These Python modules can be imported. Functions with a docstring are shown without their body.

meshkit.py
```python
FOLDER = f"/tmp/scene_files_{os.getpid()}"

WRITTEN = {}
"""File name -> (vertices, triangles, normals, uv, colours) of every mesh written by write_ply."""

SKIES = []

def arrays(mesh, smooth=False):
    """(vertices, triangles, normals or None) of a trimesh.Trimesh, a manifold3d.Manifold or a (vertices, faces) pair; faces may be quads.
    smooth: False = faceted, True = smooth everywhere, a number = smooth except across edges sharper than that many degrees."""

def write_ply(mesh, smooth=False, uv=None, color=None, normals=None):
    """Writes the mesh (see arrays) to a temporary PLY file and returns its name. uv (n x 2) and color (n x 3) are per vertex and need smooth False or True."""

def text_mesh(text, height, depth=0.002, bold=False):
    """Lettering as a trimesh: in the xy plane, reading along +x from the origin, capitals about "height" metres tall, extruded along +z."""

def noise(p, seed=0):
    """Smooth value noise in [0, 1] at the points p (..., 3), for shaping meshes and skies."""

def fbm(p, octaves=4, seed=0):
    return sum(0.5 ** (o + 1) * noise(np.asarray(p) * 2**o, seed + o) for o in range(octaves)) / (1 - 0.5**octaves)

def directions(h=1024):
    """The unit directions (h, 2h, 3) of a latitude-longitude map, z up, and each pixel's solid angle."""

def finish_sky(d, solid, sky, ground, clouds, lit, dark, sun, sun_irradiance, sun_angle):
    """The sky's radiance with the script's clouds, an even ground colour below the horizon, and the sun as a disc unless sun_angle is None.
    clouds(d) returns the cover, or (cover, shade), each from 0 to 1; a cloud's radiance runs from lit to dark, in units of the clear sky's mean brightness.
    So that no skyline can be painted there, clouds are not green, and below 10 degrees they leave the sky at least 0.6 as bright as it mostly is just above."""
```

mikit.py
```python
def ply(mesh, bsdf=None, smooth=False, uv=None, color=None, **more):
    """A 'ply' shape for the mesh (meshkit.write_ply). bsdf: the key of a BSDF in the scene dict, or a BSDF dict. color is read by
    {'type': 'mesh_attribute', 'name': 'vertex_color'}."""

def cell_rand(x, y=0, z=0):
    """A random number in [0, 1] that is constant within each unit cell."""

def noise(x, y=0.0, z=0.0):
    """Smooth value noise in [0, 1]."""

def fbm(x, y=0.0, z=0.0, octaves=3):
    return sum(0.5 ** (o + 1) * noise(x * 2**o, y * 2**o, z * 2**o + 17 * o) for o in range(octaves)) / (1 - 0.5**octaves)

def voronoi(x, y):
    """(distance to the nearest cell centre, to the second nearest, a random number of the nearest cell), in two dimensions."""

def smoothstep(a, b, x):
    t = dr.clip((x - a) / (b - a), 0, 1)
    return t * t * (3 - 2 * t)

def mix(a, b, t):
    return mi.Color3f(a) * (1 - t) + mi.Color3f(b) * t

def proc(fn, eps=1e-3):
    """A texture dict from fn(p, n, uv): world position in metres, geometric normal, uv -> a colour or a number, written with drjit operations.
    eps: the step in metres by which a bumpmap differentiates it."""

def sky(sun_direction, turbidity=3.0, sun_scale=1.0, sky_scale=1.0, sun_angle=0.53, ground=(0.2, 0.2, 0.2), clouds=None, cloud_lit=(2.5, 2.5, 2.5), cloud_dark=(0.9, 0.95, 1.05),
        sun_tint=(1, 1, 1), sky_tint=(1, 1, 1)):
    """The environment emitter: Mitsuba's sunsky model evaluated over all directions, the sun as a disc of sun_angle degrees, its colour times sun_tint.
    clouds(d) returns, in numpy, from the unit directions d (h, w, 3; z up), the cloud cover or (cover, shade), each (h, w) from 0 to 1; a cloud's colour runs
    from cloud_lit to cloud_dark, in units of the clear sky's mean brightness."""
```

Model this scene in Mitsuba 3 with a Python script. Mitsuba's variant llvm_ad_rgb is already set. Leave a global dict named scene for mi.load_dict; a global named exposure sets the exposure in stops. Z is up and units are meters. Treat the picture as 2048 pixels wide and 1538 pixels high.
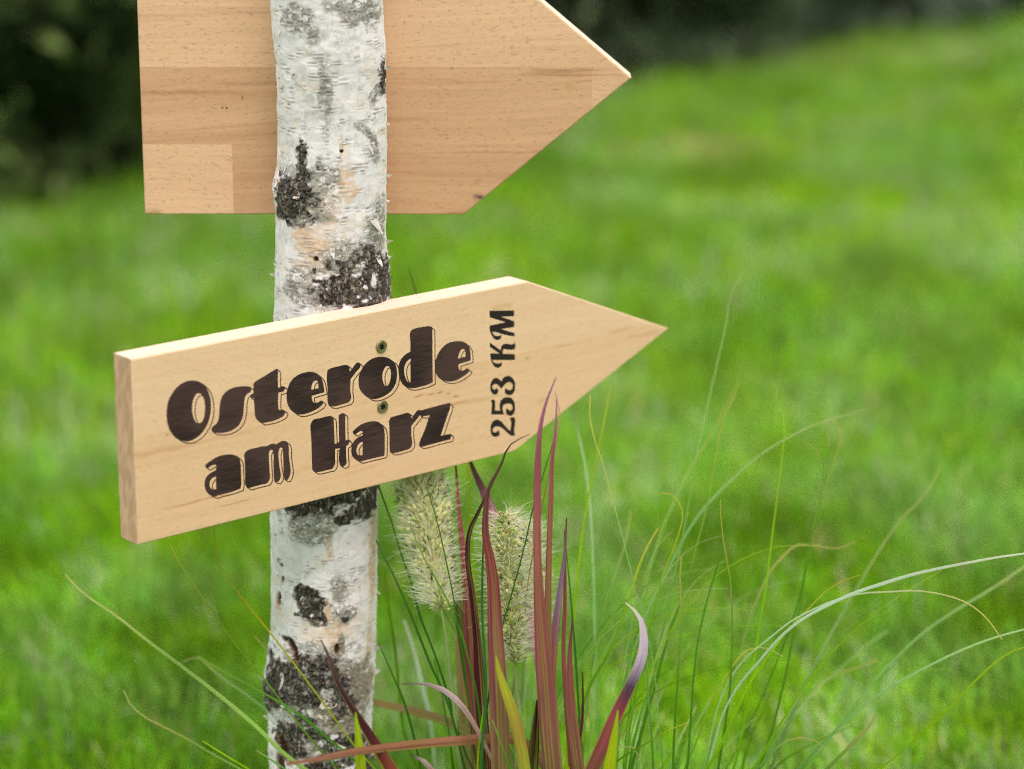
import math
import numpy as np
import trimesh
import manifold3d as m3
import shapely
import shapely.affinity as aff
import drjit as dr
import mitsuba as mi
import mikit
import meshkit
from mikit import noise, fbm, smoothstep, mix, cell_rand

T = mi.ScalarTransform4f
scene, labels = {}, {}

# ------------------------------------------------------------------ camera, sky, exposure
PITCH = math.radians(15.5)
scene['camera'] = {'type': 'thinlens', 'fov': math.degrees(2 * math.atan(17.3 / 90.0)), 'fov_axis': 'x',
                   'aperture_radius': 0.0155, 'focus_distance': 2.045, 'near_clip': 0.05, 'far_clip': 800.0,
                   'to_world': T().look_at(origin=[0, 0, 1.10], target=[0, math.cos(PITCH), 1.10 - math.sin(PITCH)], up=[0, 0, 1])}
scene['daylight'] = mikit.sky([0.12, -0.52, 1.0], turbidity=3, sun_scale=0.40, sun_angle=24, sun_tint=(0.98, 0.98, 1.20), sky_tint=(1.0, 0.98, 1.10), clouds=lambda d: 1.0, ground=(0.10, 0.16, 0.04))
exposure = 2.12


def srgb(r, g, b, k=1.0):
    c = np.array([r, g, b]) / 255.0
    return np.where(c <= 0.04045, c / 12.92, ((c + 0.055) / 1.055) ** 2.4) * k


# ------------------------------------------------------------------ helpers
def number(name):
    key, i = name, 0
    while key in scene or key in labels or any(k.startswith(key + '__') for k in scene):
        i += 1
        key = f'{name}_{i:03d}'
    return key


COUNT = {}


def part(name):
    """the next free key for a part with this name"""
    i = COUNT.get(name, 0)
    COUNT[name] = i + 1
    return name if i == 0 else f'{name}_{i:03d}'


def tag(key, label, category=None, group=None, kind=None):
    d = {'label': label}
    if category: d['category'] = category
    if group: d['group'] = group
    if kind: d['kind'] = kind
    labels[key] = d


VERTEX = {'type': 'mesh_attribute', 'name': 'vertex_color'}
scene['leaf_skin'] = {'type': 'principledthin', 'base_color': VERTEX, 'roughness': 0.62, 'diff_trans': 0.7, 'eta': 1.25, 'spec_trans': 0.0}
scene['husk_skin'] = {'type': 'principledthin', 'base_color': VERTEX, 'roughness': 0.6, 'diff_trans': 1.0, 'eta': 1.3, 'spec_trans': 0.0}
scene['lawn_skin'] = {'type': 'principledthin', 'base_color': VERTEX, 'roughness': 0.30, 'diff_trans': 0.9, 'eta': 1.5, 'spec_trans': 0.0}
scene['shrub_skin'] = {'type': 'principledthin', 'base_color': VERTEX, 'roughness': 0.5, 'diff_trans': 0.4, 'eta': 1.4, 'spec_trans': 0.0}
scene['bark_skin'] = {'type': 'twosided', 'bsdf': {'type': 'principled', 'base_color': VERTEX, 'roughness': 0.62, 'specular': 0.35}}
scene['matt_skin'] = {'type': 'twosided', 'bsdf': {'type': 'diffuse', 'reflectance': VERTEX}}

# ------------------------------------------------------------------ ground sheet
def ground_z(x, y=0):
    return 0.03 * x


def soil(p, n, uv):
    a = fbm(p.x * 5, p.y * 5, 0.3, 3)
    b = fbm(p.x * 60, p.y * 60, 0.7, 2)
    return mix(mix([0.09, 0.19, 0.025], [0.14, 0.19, 0.04], smoothstep(0.45, 0.7, a)), [0.06, 0.09, 0.025], smoothstep(0.4, 0.7, b))


scene['soil'] = {'type': 'diffuse', 'reflectance': mikit.proc(soil)}
gx = np.array([-300., 300.])
gv = np.array([[x, y, ground_z(x)] for y in (-300., 300.) for x in gx])
scene['ground'] = mikit.ply((gv, np.array([[0, 1, 3], [0, 3, 2]])), 'soil')
tag('ground', 'dark soil and thatch under the lawn grass', kind='structure')

# hedge foot line, running away to the right
HEDGE = np.array([[-3.6, 2.7], [-1.03, 5.38], [1.5, 7.75], [5.0, 10.9]])


def hedge_y(x):
    return np.interp(x, HEDGE[:, 0], HEDGE[:, 1])


# ------------------------------------------------------------------ lawn: real blades
def grass_mesh(rng, n, x0, x1, y0, y1, length, width, vary=0.4):
    x = rng.uniform(x0, x1, n)
    y = rng.uniform(y0, y1, n)
    keep = y < hedge_y(x) + 0.15
    x, y = x[keep], y[keep]
    n = len(x)
    f1 = meshkit.fbm(np.stack([x * 2.3, y * 1.6, x * 0], -1), 3, 11)
    f2 = meshkit.fbm(np.stack([x * 7, y * 6, x * 0], -1), 3, 23)
    f3 = meshkit.fbm(np.stack([x * 1.1, y * 0.9, x * 0 + 3], -1), 2, 31)
    f4 = meshkit.fbm(np.stack([x * 11, y * 8, x * 0 + 9], -1), 2, 47)
    L = length * rng.uniform(0.55, 1.25, n) * (0.85 + 0.35 * f2)
    W = width * rng.uniform(0.7, 1.3, n)
    az = rng.uniform(0, 2 * np.pi, n)
    lean = np.abs(rng.normal(0.45, 0.3, n))
    d = np.stack([np.cos(az), np.sin(az)], -1)
    d[:, 0] -= 0.35
    side = rng.uniform(0, 2 * np.pi, n)
    sv = np.stack([np.cos(side), np.sin(side), 0 * side], -1) * (W / 2)[:, None]
    root = np.stack([x, y, ground_z(x) + 0 * x], -1)

    def at(t, bend):
        h = L * t * np.cos(lean * bend)
        o = L * t * np.sin(lean * bend)
        return root + np.concatenate([d * o[:, None], h[:, None]], -1)

    p1, p2 = at(0.5, 0.7), at(1.0, 1.5)
    v = np.stack([root - sv, root + sv, p1 - sv * 0.85, p1 + sv * 0.85, p2], 1).reshape(-1, 3)
    f = np.array([[0, 1, 3], [0, 3, 2], [2, 3, 4]])[None] + 5 * np.arange(n)[:, None, None]
    c = np.empty((n, 3))
    t1 = np.clip((f1 - 0.25) / 0.55, 0, 1)[:, None]
    t2 = np.clip((f2 - 0.33) / 0.4, 0, 1)[:, None]
    c = LAWN[0] * (1 - t1) + LAWN[1] * t1
    c = c * (1 - 0.65 * t2) + LAWN[2] * 0.65 * t2
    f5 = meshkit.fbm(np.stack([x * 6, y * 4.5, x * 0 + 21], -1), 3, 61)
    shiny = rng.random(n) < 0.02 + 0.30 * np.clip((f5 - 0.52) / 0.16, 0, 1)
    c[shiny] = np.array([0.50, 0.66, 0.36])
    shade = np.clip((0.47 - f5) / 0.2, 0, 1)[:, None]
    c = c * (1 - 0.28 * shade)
    dry = np.clip((f3 - 0.62) / 0.1, 0, 1) * 0.04
    # the worn, strawy strip further up the slope
    for (px, py, rx, ry, k) in DRY:
        dry = np.maximum(dry, k * np.exp(-((x - px) / rx) ** 2 - ((y - py) / ry) ** 2))
    isdry = rng.random(n) < dry + 0.008
    c[isdry] = LAWN[3]
    c *= rng.uniform(1 - 0.6 * vary, 1 + 0.6 * vary, n)[:, None] * (0.88 + 0.24 * np.clip((f4 - 0.36) / 0.28, 0, 1))[:, None]
    c[:, 0] *= rng.uniform(0.8, 1.25, n)
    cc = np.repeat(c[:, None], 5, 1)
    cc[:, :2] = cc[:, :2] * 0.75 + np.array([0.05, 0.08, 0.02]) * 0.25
    nn = np.array([0, 0, 1.0]) + vary * rng.normal(size=(n, 3)) * [1, 1, 0.3]
    nn /= np.linalg.norm(nn, axis=1, keepdims=True)
    return v, f.reshape(-1, 3), np.clip(cc.reshape(-1, 3), 0, 0.9), np.repeat(nn, 5, 0)


LAWN = [np.array([0.20, 0.49, 0.020]), np.array([0.31, 0.60, 0.012]), np.array([0.28, 0.55, 0.12]), np.array([0.62, 0.54, 0.28])]
DRY = [(0.40, 5.80, 0.20, 0.11, 0.45), (0.12, 5.85, 0.30, 0.08, 0.2), (1.05, 6.1, 0.2, 0.15, 0.2), (0.9, 7.0, 0.6, 0.2, 0.2)]
rng = np.random.default_rng(7)
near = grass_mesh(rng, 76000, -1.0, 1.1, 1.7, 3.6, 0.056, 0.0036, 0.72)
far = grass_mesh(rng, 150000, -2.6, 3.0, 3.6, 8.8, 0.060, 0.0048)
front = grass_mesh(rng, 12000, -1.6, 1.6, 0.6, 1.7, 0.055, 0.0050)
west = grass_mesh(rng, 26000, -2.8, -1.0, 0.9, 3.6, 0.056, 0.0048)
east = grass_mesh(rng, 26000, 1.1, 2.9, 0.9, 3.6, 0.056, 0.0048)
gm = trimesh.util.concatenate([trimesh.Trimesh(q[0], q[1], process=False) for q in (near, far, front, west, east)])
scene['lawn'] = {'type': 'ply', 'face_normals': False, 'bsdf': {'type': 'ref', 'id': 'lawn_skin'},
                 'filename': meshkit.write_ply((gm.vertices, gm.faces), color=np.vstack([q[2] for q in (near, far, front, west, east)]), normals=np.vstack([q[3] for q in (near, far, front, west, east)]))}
tag('lawn', 'bright green mown lawn with a few straw-coloured patches', 'lawn', kind='stuff')
labels['lawn'].pop('category')

# ------------------------------------------------------------------ shrubs of the hedge
scene['shrub_wood'] = {'type': 'diffuse', 'reflectance': {'type': 'rgb', 'value': [0.06, 0.05, 0.035]}}


def leaf_cloud(rng, c, rad, h, n, size, cols, low):
    """leaves through an ellipsoidal crown from the ground up, thicker near its outside"""
    u = rng.normal(size=(n, 3))
    u /= np.linalg.norm(u, axis=1, keepdims=True)
    r = rng.uniform(0.55, 1.0, n) ** 0.6
    lump = 0.75 + 0.5 * meshkit.fbm(u * 2.2 + c[0] * 3, 3, 5)
    p = u * (r * lump)[:, None]
    z = (p[:, 2] * 0.5 + 0.5)
    z = np.where(rng.random(n) < low, rng.uniform(0.0, 0.32, n), z)
    k = np.sqrt(np.clip(1 - (2 * z - 1) ** 2, 0.35, 1)) / np.maximum(np.sqrt(np.clip(1 - u[:, 2] ** 2, 0.05, 1)), 0.2)
    k = np.minimum(k, 1.6) * (1.12 - 0.5 * z)
    pos = np.stack([c[0] + p[:, 0] * rad * k, c[1] + p[:, 1] * rad * k, ground_z(c[0]) + 0.04 + z * h], -1)
    s = size * rng.uniform(0.6, 1.4, n)
    a = rng.normal(size=(n, 3)); a[:, 2] -= 0.5
    a /= np.linalg.norm(a, axis=1, keepdims=True)
    b = np.cross(a, rng.normal(size=(n, 3)))
    b /= np.linalg.norm(b, axis=1, keepdims=True)
    nrm = np.cross(a, b)
    A, B, N = a * s[:, None], b * (s * 0.42)[:, None], nrm * (s * 0.12)[:, None]
    v = np.stack([pos - A * 0.5, pos - A * 0.05 + B * 0.5 + N, pos + A * 0.5, pos - A * 0.05 - B * 0.5 + N], 1).reshape(-1, 3)
    f = (np.array([[0, 1, 2], [0, 2, 3]])[None] + 4 * np.arange(n)[:, None, None]).reshape(-1, 3)
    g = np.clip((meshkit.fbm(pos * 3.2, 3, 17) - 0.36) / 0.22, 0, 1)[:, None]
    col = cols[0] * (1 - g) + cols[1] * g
    pick = rng.random(n) < 0.12
    col[pick] = cols[2]
    col = col * rng.uniform(0.6, 1.4, n)[:, None]
    return v, f, np.repeat(col, 4, 0)


def shrub(key, label, x, y, rad, h, n, size, cols, seed, low=0.45):
    r = np.random.default_rng(seed)
    v, f, c = leaf_cloud(r, (x, y), rad, h, n, size, [np.array(q) for q in cols], low)
    scene[key + '__crown'] = mikit.ply((v, f), 'shrub_skin', color=c)
    for i in range(4):
        a = r.uniform(0, 6.28)
        b = np.array([x + 0.12 * math.cos(a), y + 0.12 * math.sin(a), ground_z(x) - 0.05])
        e = np.array([x + rad * 0.55 * math.cos(a), y + rad * 0.55 * math.sin(a), h * r.uniform(0.6, 0.85)])
        m = (b + e) / 2 + np.array([0, 0, 0.15 * h])
        t = np.linspace(0, 1, 7)[:, None]
        pts = (1 - t) ** 2 * b + 2 * t * (1 - t) * m + t ** 2 * e
        tv, tf = tube(pts, np.linspace(0.035, 0.008, 7), 7)
        scene[part(key + '__stem')] = mikit.ply((tv, tf), 'shrub_wood', smooth=True)
    tag(key, label, 'shrub', 'shrubs along the far edge of the lawn')


def tube(p, radii, sides=6):
    p = np.asarray(p, float)
    t = np.gradient(p, axis=0)
    t /= np.linalg.norm(t, axis=1, keepdims=True) + 1e-12
    a = np.cross(t, np.where(np.abs(t[:, 2:]) < 0.9, [0, 0, 1.0], [1.0, 0, 0]))
    a /= np.linalg.norm(a, axis=1, keepdims=True) + 1e-12
    b, ang = np.cross(t, a), np.arange(sides) * 2 * np.pi / sides
    v = p[:, None] + np.broadcast_to(radii, (len(p),))[:, None, None] * (np.cos(ang)[None, :, None] * a[:, None] + np.sin(ang)[None, :, None] * b[:, None])
    i, j = np.meshgrid(np.arange(len(p) - 1), np.arange(sides), indexing='ij')
    q = np.stack([i * sides + j, i * sides + (j + 1) % sides, (i + 1) * sides + (j + 1) % sides, (i + 1) * sides + j], -1).reshape(-1, 4)
    f = [np.vstack([q[:, [0, 1, 2]], q[:, [0, 2, 3]]])]
    v = v.reshape(-1, 3)
    n = len(v)
    v = np.vstack([v, p[:1], p[-1:]])
    k = np.arange(sides)
    f += [np.stack([np.full(sides, n), (k + 1) % sides, k], 1), np.stack([np.full(sides, n + 1), n - sides + k, n - sides + (k + 1) % sides], 1)]
    return v, np.vstack(f)


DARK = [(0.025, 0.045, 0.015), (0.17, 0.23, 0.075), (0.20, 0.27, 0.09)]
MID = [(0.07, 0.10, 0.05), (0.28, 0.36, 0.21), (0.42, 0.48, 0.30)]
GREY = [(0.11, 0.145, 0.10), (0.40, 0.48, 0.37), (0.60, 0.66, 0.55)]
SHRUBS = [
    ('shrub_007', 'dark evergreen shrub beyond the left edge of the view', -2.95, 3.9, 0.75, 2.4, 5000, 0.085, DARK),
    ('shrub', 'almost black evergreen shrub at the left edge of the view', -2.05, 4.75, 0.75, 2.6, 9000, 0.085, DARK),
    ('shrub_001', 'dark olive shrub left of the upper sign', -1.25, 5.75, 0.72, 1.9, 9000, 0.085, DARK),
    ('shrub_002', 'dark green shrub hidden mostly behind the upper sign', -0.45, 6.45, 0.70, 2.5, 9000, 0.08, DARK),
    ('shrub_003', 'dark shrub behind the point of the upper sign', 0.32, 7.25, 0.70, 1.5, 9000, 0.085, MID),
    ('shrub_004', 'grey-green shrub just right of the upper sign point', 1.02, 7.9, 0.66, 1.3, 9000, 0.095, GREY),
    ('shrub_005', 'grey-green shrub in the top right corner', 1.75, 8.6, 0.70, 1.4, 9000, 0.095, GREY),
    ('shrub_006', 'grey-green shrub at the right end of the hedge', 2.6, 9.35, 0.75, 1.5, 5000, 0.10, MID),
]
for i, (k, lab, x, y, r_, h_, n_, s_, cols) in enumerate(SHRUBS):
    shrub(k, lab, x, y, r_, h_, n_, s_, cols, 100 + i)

# ------------------------------------------------------------------ birch post
BARK = [["D",-27.8,697.7,17.7,20.8,0],["D",-22.4,726.1,5.1,10.4,5],["D",-37.9,684.4,13.7,10.0,0],["D",21.6,626.8,26.1,16.8,-8],["D",46.2,624.1,18.1,19.2,0],["D",32.7,642.0,15.0,10.4,0],["G",45.7,661.2,15.1,28.0,8],["G",33.0,647.8,22.7,12.0,-20],["G",13.4,650.1,15.8,8.8,20],["G",-7.0,615.5,17.7,8.8,20],["G",-23.6,623.9,14.1,16.0,0],["D",7.2,453.2,33.2,8.8,-13],["D",42.6,445.0,15.1,10.4,0],["G",-8.2,432.5,21.1,18.4,10],["D",-16.9,447.4,15.4,4.8,-10],["D",27.9,440.2,14.4,5.6,-12],["D",-11.8,374.8,11.0,6.4,10],["D",-7.7,364.6,9.8,11.2,20],["D",-2.4,355.1,6.4,6.4,20],["D",-33.7,299.9,20.8,16.8,0],["D",-4.7,292.0,18.6,15.2,0],["D",7.4,310.7,16.1,9.6,0],["B",37.2,286.4,19.2,22.4,0],["D",-15.4,314.1,13.0,8.0,20],["D",20.3,283.9,10.4,16.0,0],["D",-27.9,250.7,12.0,10.4,0],["B",24.6,265.0,17.9,14.4,0],["D",24.0,238.5,23.0,16.0,0],["D",6.8,228.1,16.2,8.0,0],["D",-18.0,248.5,8.3,16.0,0],["D",-8.2,267.7,8.4,5.6,0],["G",-20.9,694.5,27.1,22.0,0],["D",-24.0,711.3,7.5,16.0,0],["G",19.3,645.7,33.0,16.0,0],["D",12.4,619.1,19.6,6.4,-8],["G",-0.4,290.0,44.1,44.0,0],["D",57.1,218.3,24.0,16.0,0],["D",-41.3,285.0,18.2,16.0,0],["G",-6.7,310.7,28.5,16.0,0],["G",3.9,272.4,32.1,16.0,0],["D",6.4,300.3,16.1,12.0,0],["G",-13.6,240.5,26.3,16.0,0],["D",-5.1,254.3,12.3,5.6,0],["D",-35.1,307.9,13.4,8.8,0],["G",15.6,377.3,8.3,12.0,0],["G",19.9,355.5,11.3,9.6,0],["D",19.9,352.1,3.1,2.4,20],["T",17.9,349.5,6.8,6.4,0],["B",17.1,329.7,3.0,8.8,0],["T",14.3,341.6,5.0,8.8,0],["t",20.0,351.3,17.4,16.0,0],["t",-5.6,664.1,23.3,20.0,0],["T",18.3,700.5,8.2,12.0,0],["G",-6.0,708.7,15.4,13.6,0],["G",-22.2,680.6,15.8,9.6,-20],["G",34.1,834.2,23.1,11.2,0],["G",16.8,841.1,15.8,8.0,0],["G",-8.9,819.0,6.2,8.0,0],["G",-2.1,773.7,5.3,28.0,0],["G",-22.9,829.5,13.9,12.0,0],["g",-5.3,792.7,26.8,48.0,0],["G",44.1,772.2,12.8,6.4,-40],["D",54.6,784.1,6.0,8.8,0],["D",56.6,774.2,6.0,4.0,0],["G",31.8,744.3,13.0,4.0,35],["G",41.4,728.3,5.2,12.0,-10],["T",-5.8,652.4,14.8,14.4,0],["T",-19.9,663.1,10.7,12.0,0],["T",-0.1,677.8,6.9,5.6,20],["T",9.7,733.5,1.9,10.4,0],["T",13.2,708.4,8.7,16.0,0],["t",-5.2,685.6,23.3,20.0,0],["t",-18.6,638.0,13.2,9.6,0],["T",6.9,420.1,3.6,28.0,-2],["T",51.4,393.9,7.1,60.0,2],["T",48.2,433.0,7.6,12.0,0],["T",5.5,355.0,4.8,16.0,0],["T",9.9,339.9,5.7,10.4,0],["T",11.7,322.8,4.1,16.0,0],["T",-41.1,361.1,5.7,10.4,0],["T",47.4,322.9,5.1,36.0,0],["t",3.8,344.5,19.9,20.0,0],["T",-5.1,241.2,10.7,5.6,0],["T",-14.1,301.7,8.5,5.6,0],["T",-27.1,293.2,7.0,8.0,0],["R",-40.2,364.7,3.1,5.6,10],["R",-36.3,394.2,2.0,1.6,0],["R",-35.1,382.7,1.6,2.8,20],["R",-40.6,396.4,1.6,2.0,-15],["R",-30.9,238.9,5.3,12.0,-4],["R",-35.1,222.3,6.1,8.0,0],["R",-24.5,329.3,3.5,8.0,-40],["R",-32.8,332.8,3.6,2.4,0],["R",-19.6,320.9,2.3,5.6,-10],["R",-9.1,647.2,2.0,2.0,0],["R",10.1,730.4,1.5,1.2,0],["R",13.8,327.6,2.1,4.0,0],["W",-30.8,321.5,10.0,6.4,0],["W",26.2,314.2,11.5,9.6,20],["W",9.4,291.7,4.9,4.8,0],["W",-29.0,268.5,12.1,4.8,0],["W",24.6,265.0,6.3,4.0,30],["W",3.9,274.6,12.0,4.8,0],["W",37.2,627.7,3.3,6.4,0],["W",23.2,637.5,6.9,4.0,-40],["W",-35.6,719.5,10.2,10.4,0],["W",28.7,254.8,10.0,2.4,-20]]

ROWS = [[0.8398, -0.1413, 0.0422], [0.8147, -0.1405, 0.0425], [0.7978, -0.1392, 0.0422], [0.7719, -0.1388, 0.0418], [0.7377, -0.1388, 0.0418], [0.7122, -0.1395, 0.0421], [0.6973, -0.1417, 0.044], [0.6775, -0.1407, 0.0429], [0.6608, -0.1414, 0.0426], [0.634, -0.1409, 0.0437], [0.6155, -0.1406, 0.0452], [0.6062, -0.1412, 0.0453], [0.5884, -0.1437, 0.0436], [0.5229, -0.147, 0.043], [0.4395, -0.1508, 0.0428], [0.4269, -0.1512, 0.0431], [0.3946, -0.1516, 0.0426], [0.3543, -0.1523, 0.0425], [0.3258, -0.1535, 0.0428], [0.3067, -0.1553, 0.0439], [0.2875, -0.1577, 0.0452], [0.2682, -0.1583, 0.0439], [0.2585, -0.1575, 0.0425], [0.2453, -0.1579, 0.0424], [0.2231, -0.158, 0.0425], [0.2062, -0.1577, 0.042]]
ROWS = np.array(ROWS)[::-1]
AXIS_Y = 2.0348


def profile(z):
    z = np.asarray(z, float)
    cx = np.interp(z, ROWS[:, 0], ROWS[:, 1])
    r = np.interp(z, ROWS[:, 0], ROWS[:, 2])
    k = np.array([1, 2, 3, 2, 1]) / 9.0
    return cx, r


def sstep(a, b, x):
    t = np.clip((x - a) / (b - a), 0, 1)
    return t * t * (3 - 2 * t)


def bark():
    rng = np.random.default_rng(3)
    nth = 480
    t = (np.arange(nth) + 0.5) / nth * 2 - 1
    th = np.pi * (0.62 * t + 0.38 * t ** 3)
    zs = np.r_[np.linspace(-0.06, 0.17, 40, endpoint=False), np.linspace(0.17, 0.865, 1240, endpoint=False), np.linspace(0.865, 1.55, 80)]
    nz = len(zs)
    TH, Z = np.meshgrid(th, zs)
    cx, r0 = profile(zs)
    for _ in range(14):
        r0[1:-1] = (r0[:-2] + 2 * r0[1:-1] + r0[2:]) / 4
        cx[1:-1] = (cx[:-2] + 2 * cx[1:-1] + cx[2:]) / 4
    R0 = 0.0428
    S = TH * R0 * 1000.0
    ZZ = Z * 1000.0
    P3 = np.stack([np.sin(TH) * R0 * 1000, np.cos(TH) * R0 * 1000, ZZ], -1)   # mm, seamless round the trunk

    def nf(scale, octaves=3, seed=0):
        return meshkit.fbm(P3 / np.asarray(scale), octaves, seed)

    n_big, n_mid, n_fine, n_edge = nf(22, 3, 1), nf(7, 3, 2), nf(1.6, 3, 3), nf(4.2, 4, 4)
    n_hor = nf([9, 9, 1.5], 3, 5)
    n_ver = nf([2.2, 2.2, 16], 3, 6)
    cov = dict.fromkeys('DGgBTtRW')
    for k in cov: cov[k] = np.zeros_like(S)
    for kind, ps, pz, rx, rz, an in BARK:
        a = math.radians(an)
        sel_r = np.abs(zs * 1000 - pz) < max(rx, rz) * 1.9 + 6
        if not sel_r.any(): continue
        ds, dz = S[sel_r] - ps, ZZ[sel_r] - pz
        x, y = ds * math.cos(a) - dz * math.sin(a), ds * math.sin(a) + dz * math.cos(a)
        d = np.sqrt((x / rx) ** 2 + (y / rz) ** 2)
        wob = 0.25 if kind == 'R' else 1.15
        d = d / (1.34 if kind in 'DB' else 1.15) + (n_edge[sel_r] - 0.5) * wob + (n_mid[sel_r] - 0.5) * wob * 0.8 + (n_fine[sel_r] - 0.5) * 0.35 * (kind in 'DGB')
        m = 1 - sstep(0.5 if kind in 'gtT' else 0.66, 1.25 if kind in 'gt' else 1.05, d)
        cov[kind][sel_r] = np.maximum(cov[kind][sel_r], m)
    # the side away from the photograph: more dark scars, so that the trunk is birch all round
    back = sstep(1.75, 2.1, np.abs(TH))
    cov['D'] = np.maximum(cov['D'], back * sstep(0.60, 0.66, nf([16, 16, 24], 3, 9)))
    outside = sstep(0.86, 0.90, Z) + 1 - sstep(0.14, 0.19, Z)
    cov['D'] = np.maximum(cov['D'], outside * sstep(0.58, 0.64, nf([16, 16, 20], 3, 19)))

    white = np.array([0.87, 0.855, 0.90])
    col = np.broadcast_to(white, S.shape + (3,)).copy()

    def blend(c, m):
        nonlocal col
        col = col * (1 - m[..., None]) + np.asarray(c) * m[..., None]

    blend([0.70, 0.69, 0.71], 0.7 * sstep(0.42, 0.66, n_big))
    blend([0.86, 0.85, 0.87], 0.7 * sstep(0.5, 0.72, nf(11, 2, 8)))
    blend([0.42, 0.43, 0.36], 0.55 * cov['g'] * sstep(0.3, 0.7, n_mid))
    blend([0.74, 0.63, 0.52], 0.42 * sstep(0.55, 0.7, nf(13, 3, 14)))
    blend([0.40, 0.40, 0.39], 0.30 * sstep(0.52, 0.7, n_ver) * sstep(0.4, 0.6, n_mid))
    blend([0.74, 0.60, 0.48], 0.75 * cov['t'] * sstep(0.35, 0.6, n_mid))
    blend([0.62, 0.42, 0.24], 0.9 * cov['T'] * sstep(0.30, 0.60, n_edge * 0.6 + n_hor * 0.4))
    blend([0.33, 0.33, 0.29], 0.95 * cov['G'] * sstep(0.28, 0.55, n_edge))
    blend([0.10, 0.095, 0.08], 0.8 * cov['G'] * sstep(0.52, 0.66, n_fine))
    blend([0.30, 0.265, 0.20], cov['B'] * sstep(0.2, 0.5, n_edge))
    blend([0.13, 0.115, 0.09], 0.7 * cov['B'] * sstep(0.5, 0.65, nf([1.2, 1.2, 2.2], 3, 12)))

    disp = 0.0006 * (n_big - 0.5) + 0.0010 * (nf(30, 2, 15) - 0.5) + 0.00012 * (n_mid - 0.5) + 0.00007 * (n_fine - 0.5)
    disp += 0.0011 * cov['G'] * (n_edge - 0.4) + 0.0009 * cov['B'] * (n_fine - 0.5)

    # thin papery sheets lifted at their lower rim
    sheet = nf([12, 12, 9], 3, 41)
    for lev in (0.40, 0.47, 0.54, 0.61):
        e = sheet - lev
        disp += 0.00012 * sstep(0, 0.012, e)
        line = np.exp(-((e + 0.004) / 0.005) ** 2)
        blend([0.33, 0.29, 0.25], 0.55 * line * sstep(0.46, 0.6, nf(15, 2, 44)))

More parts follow.
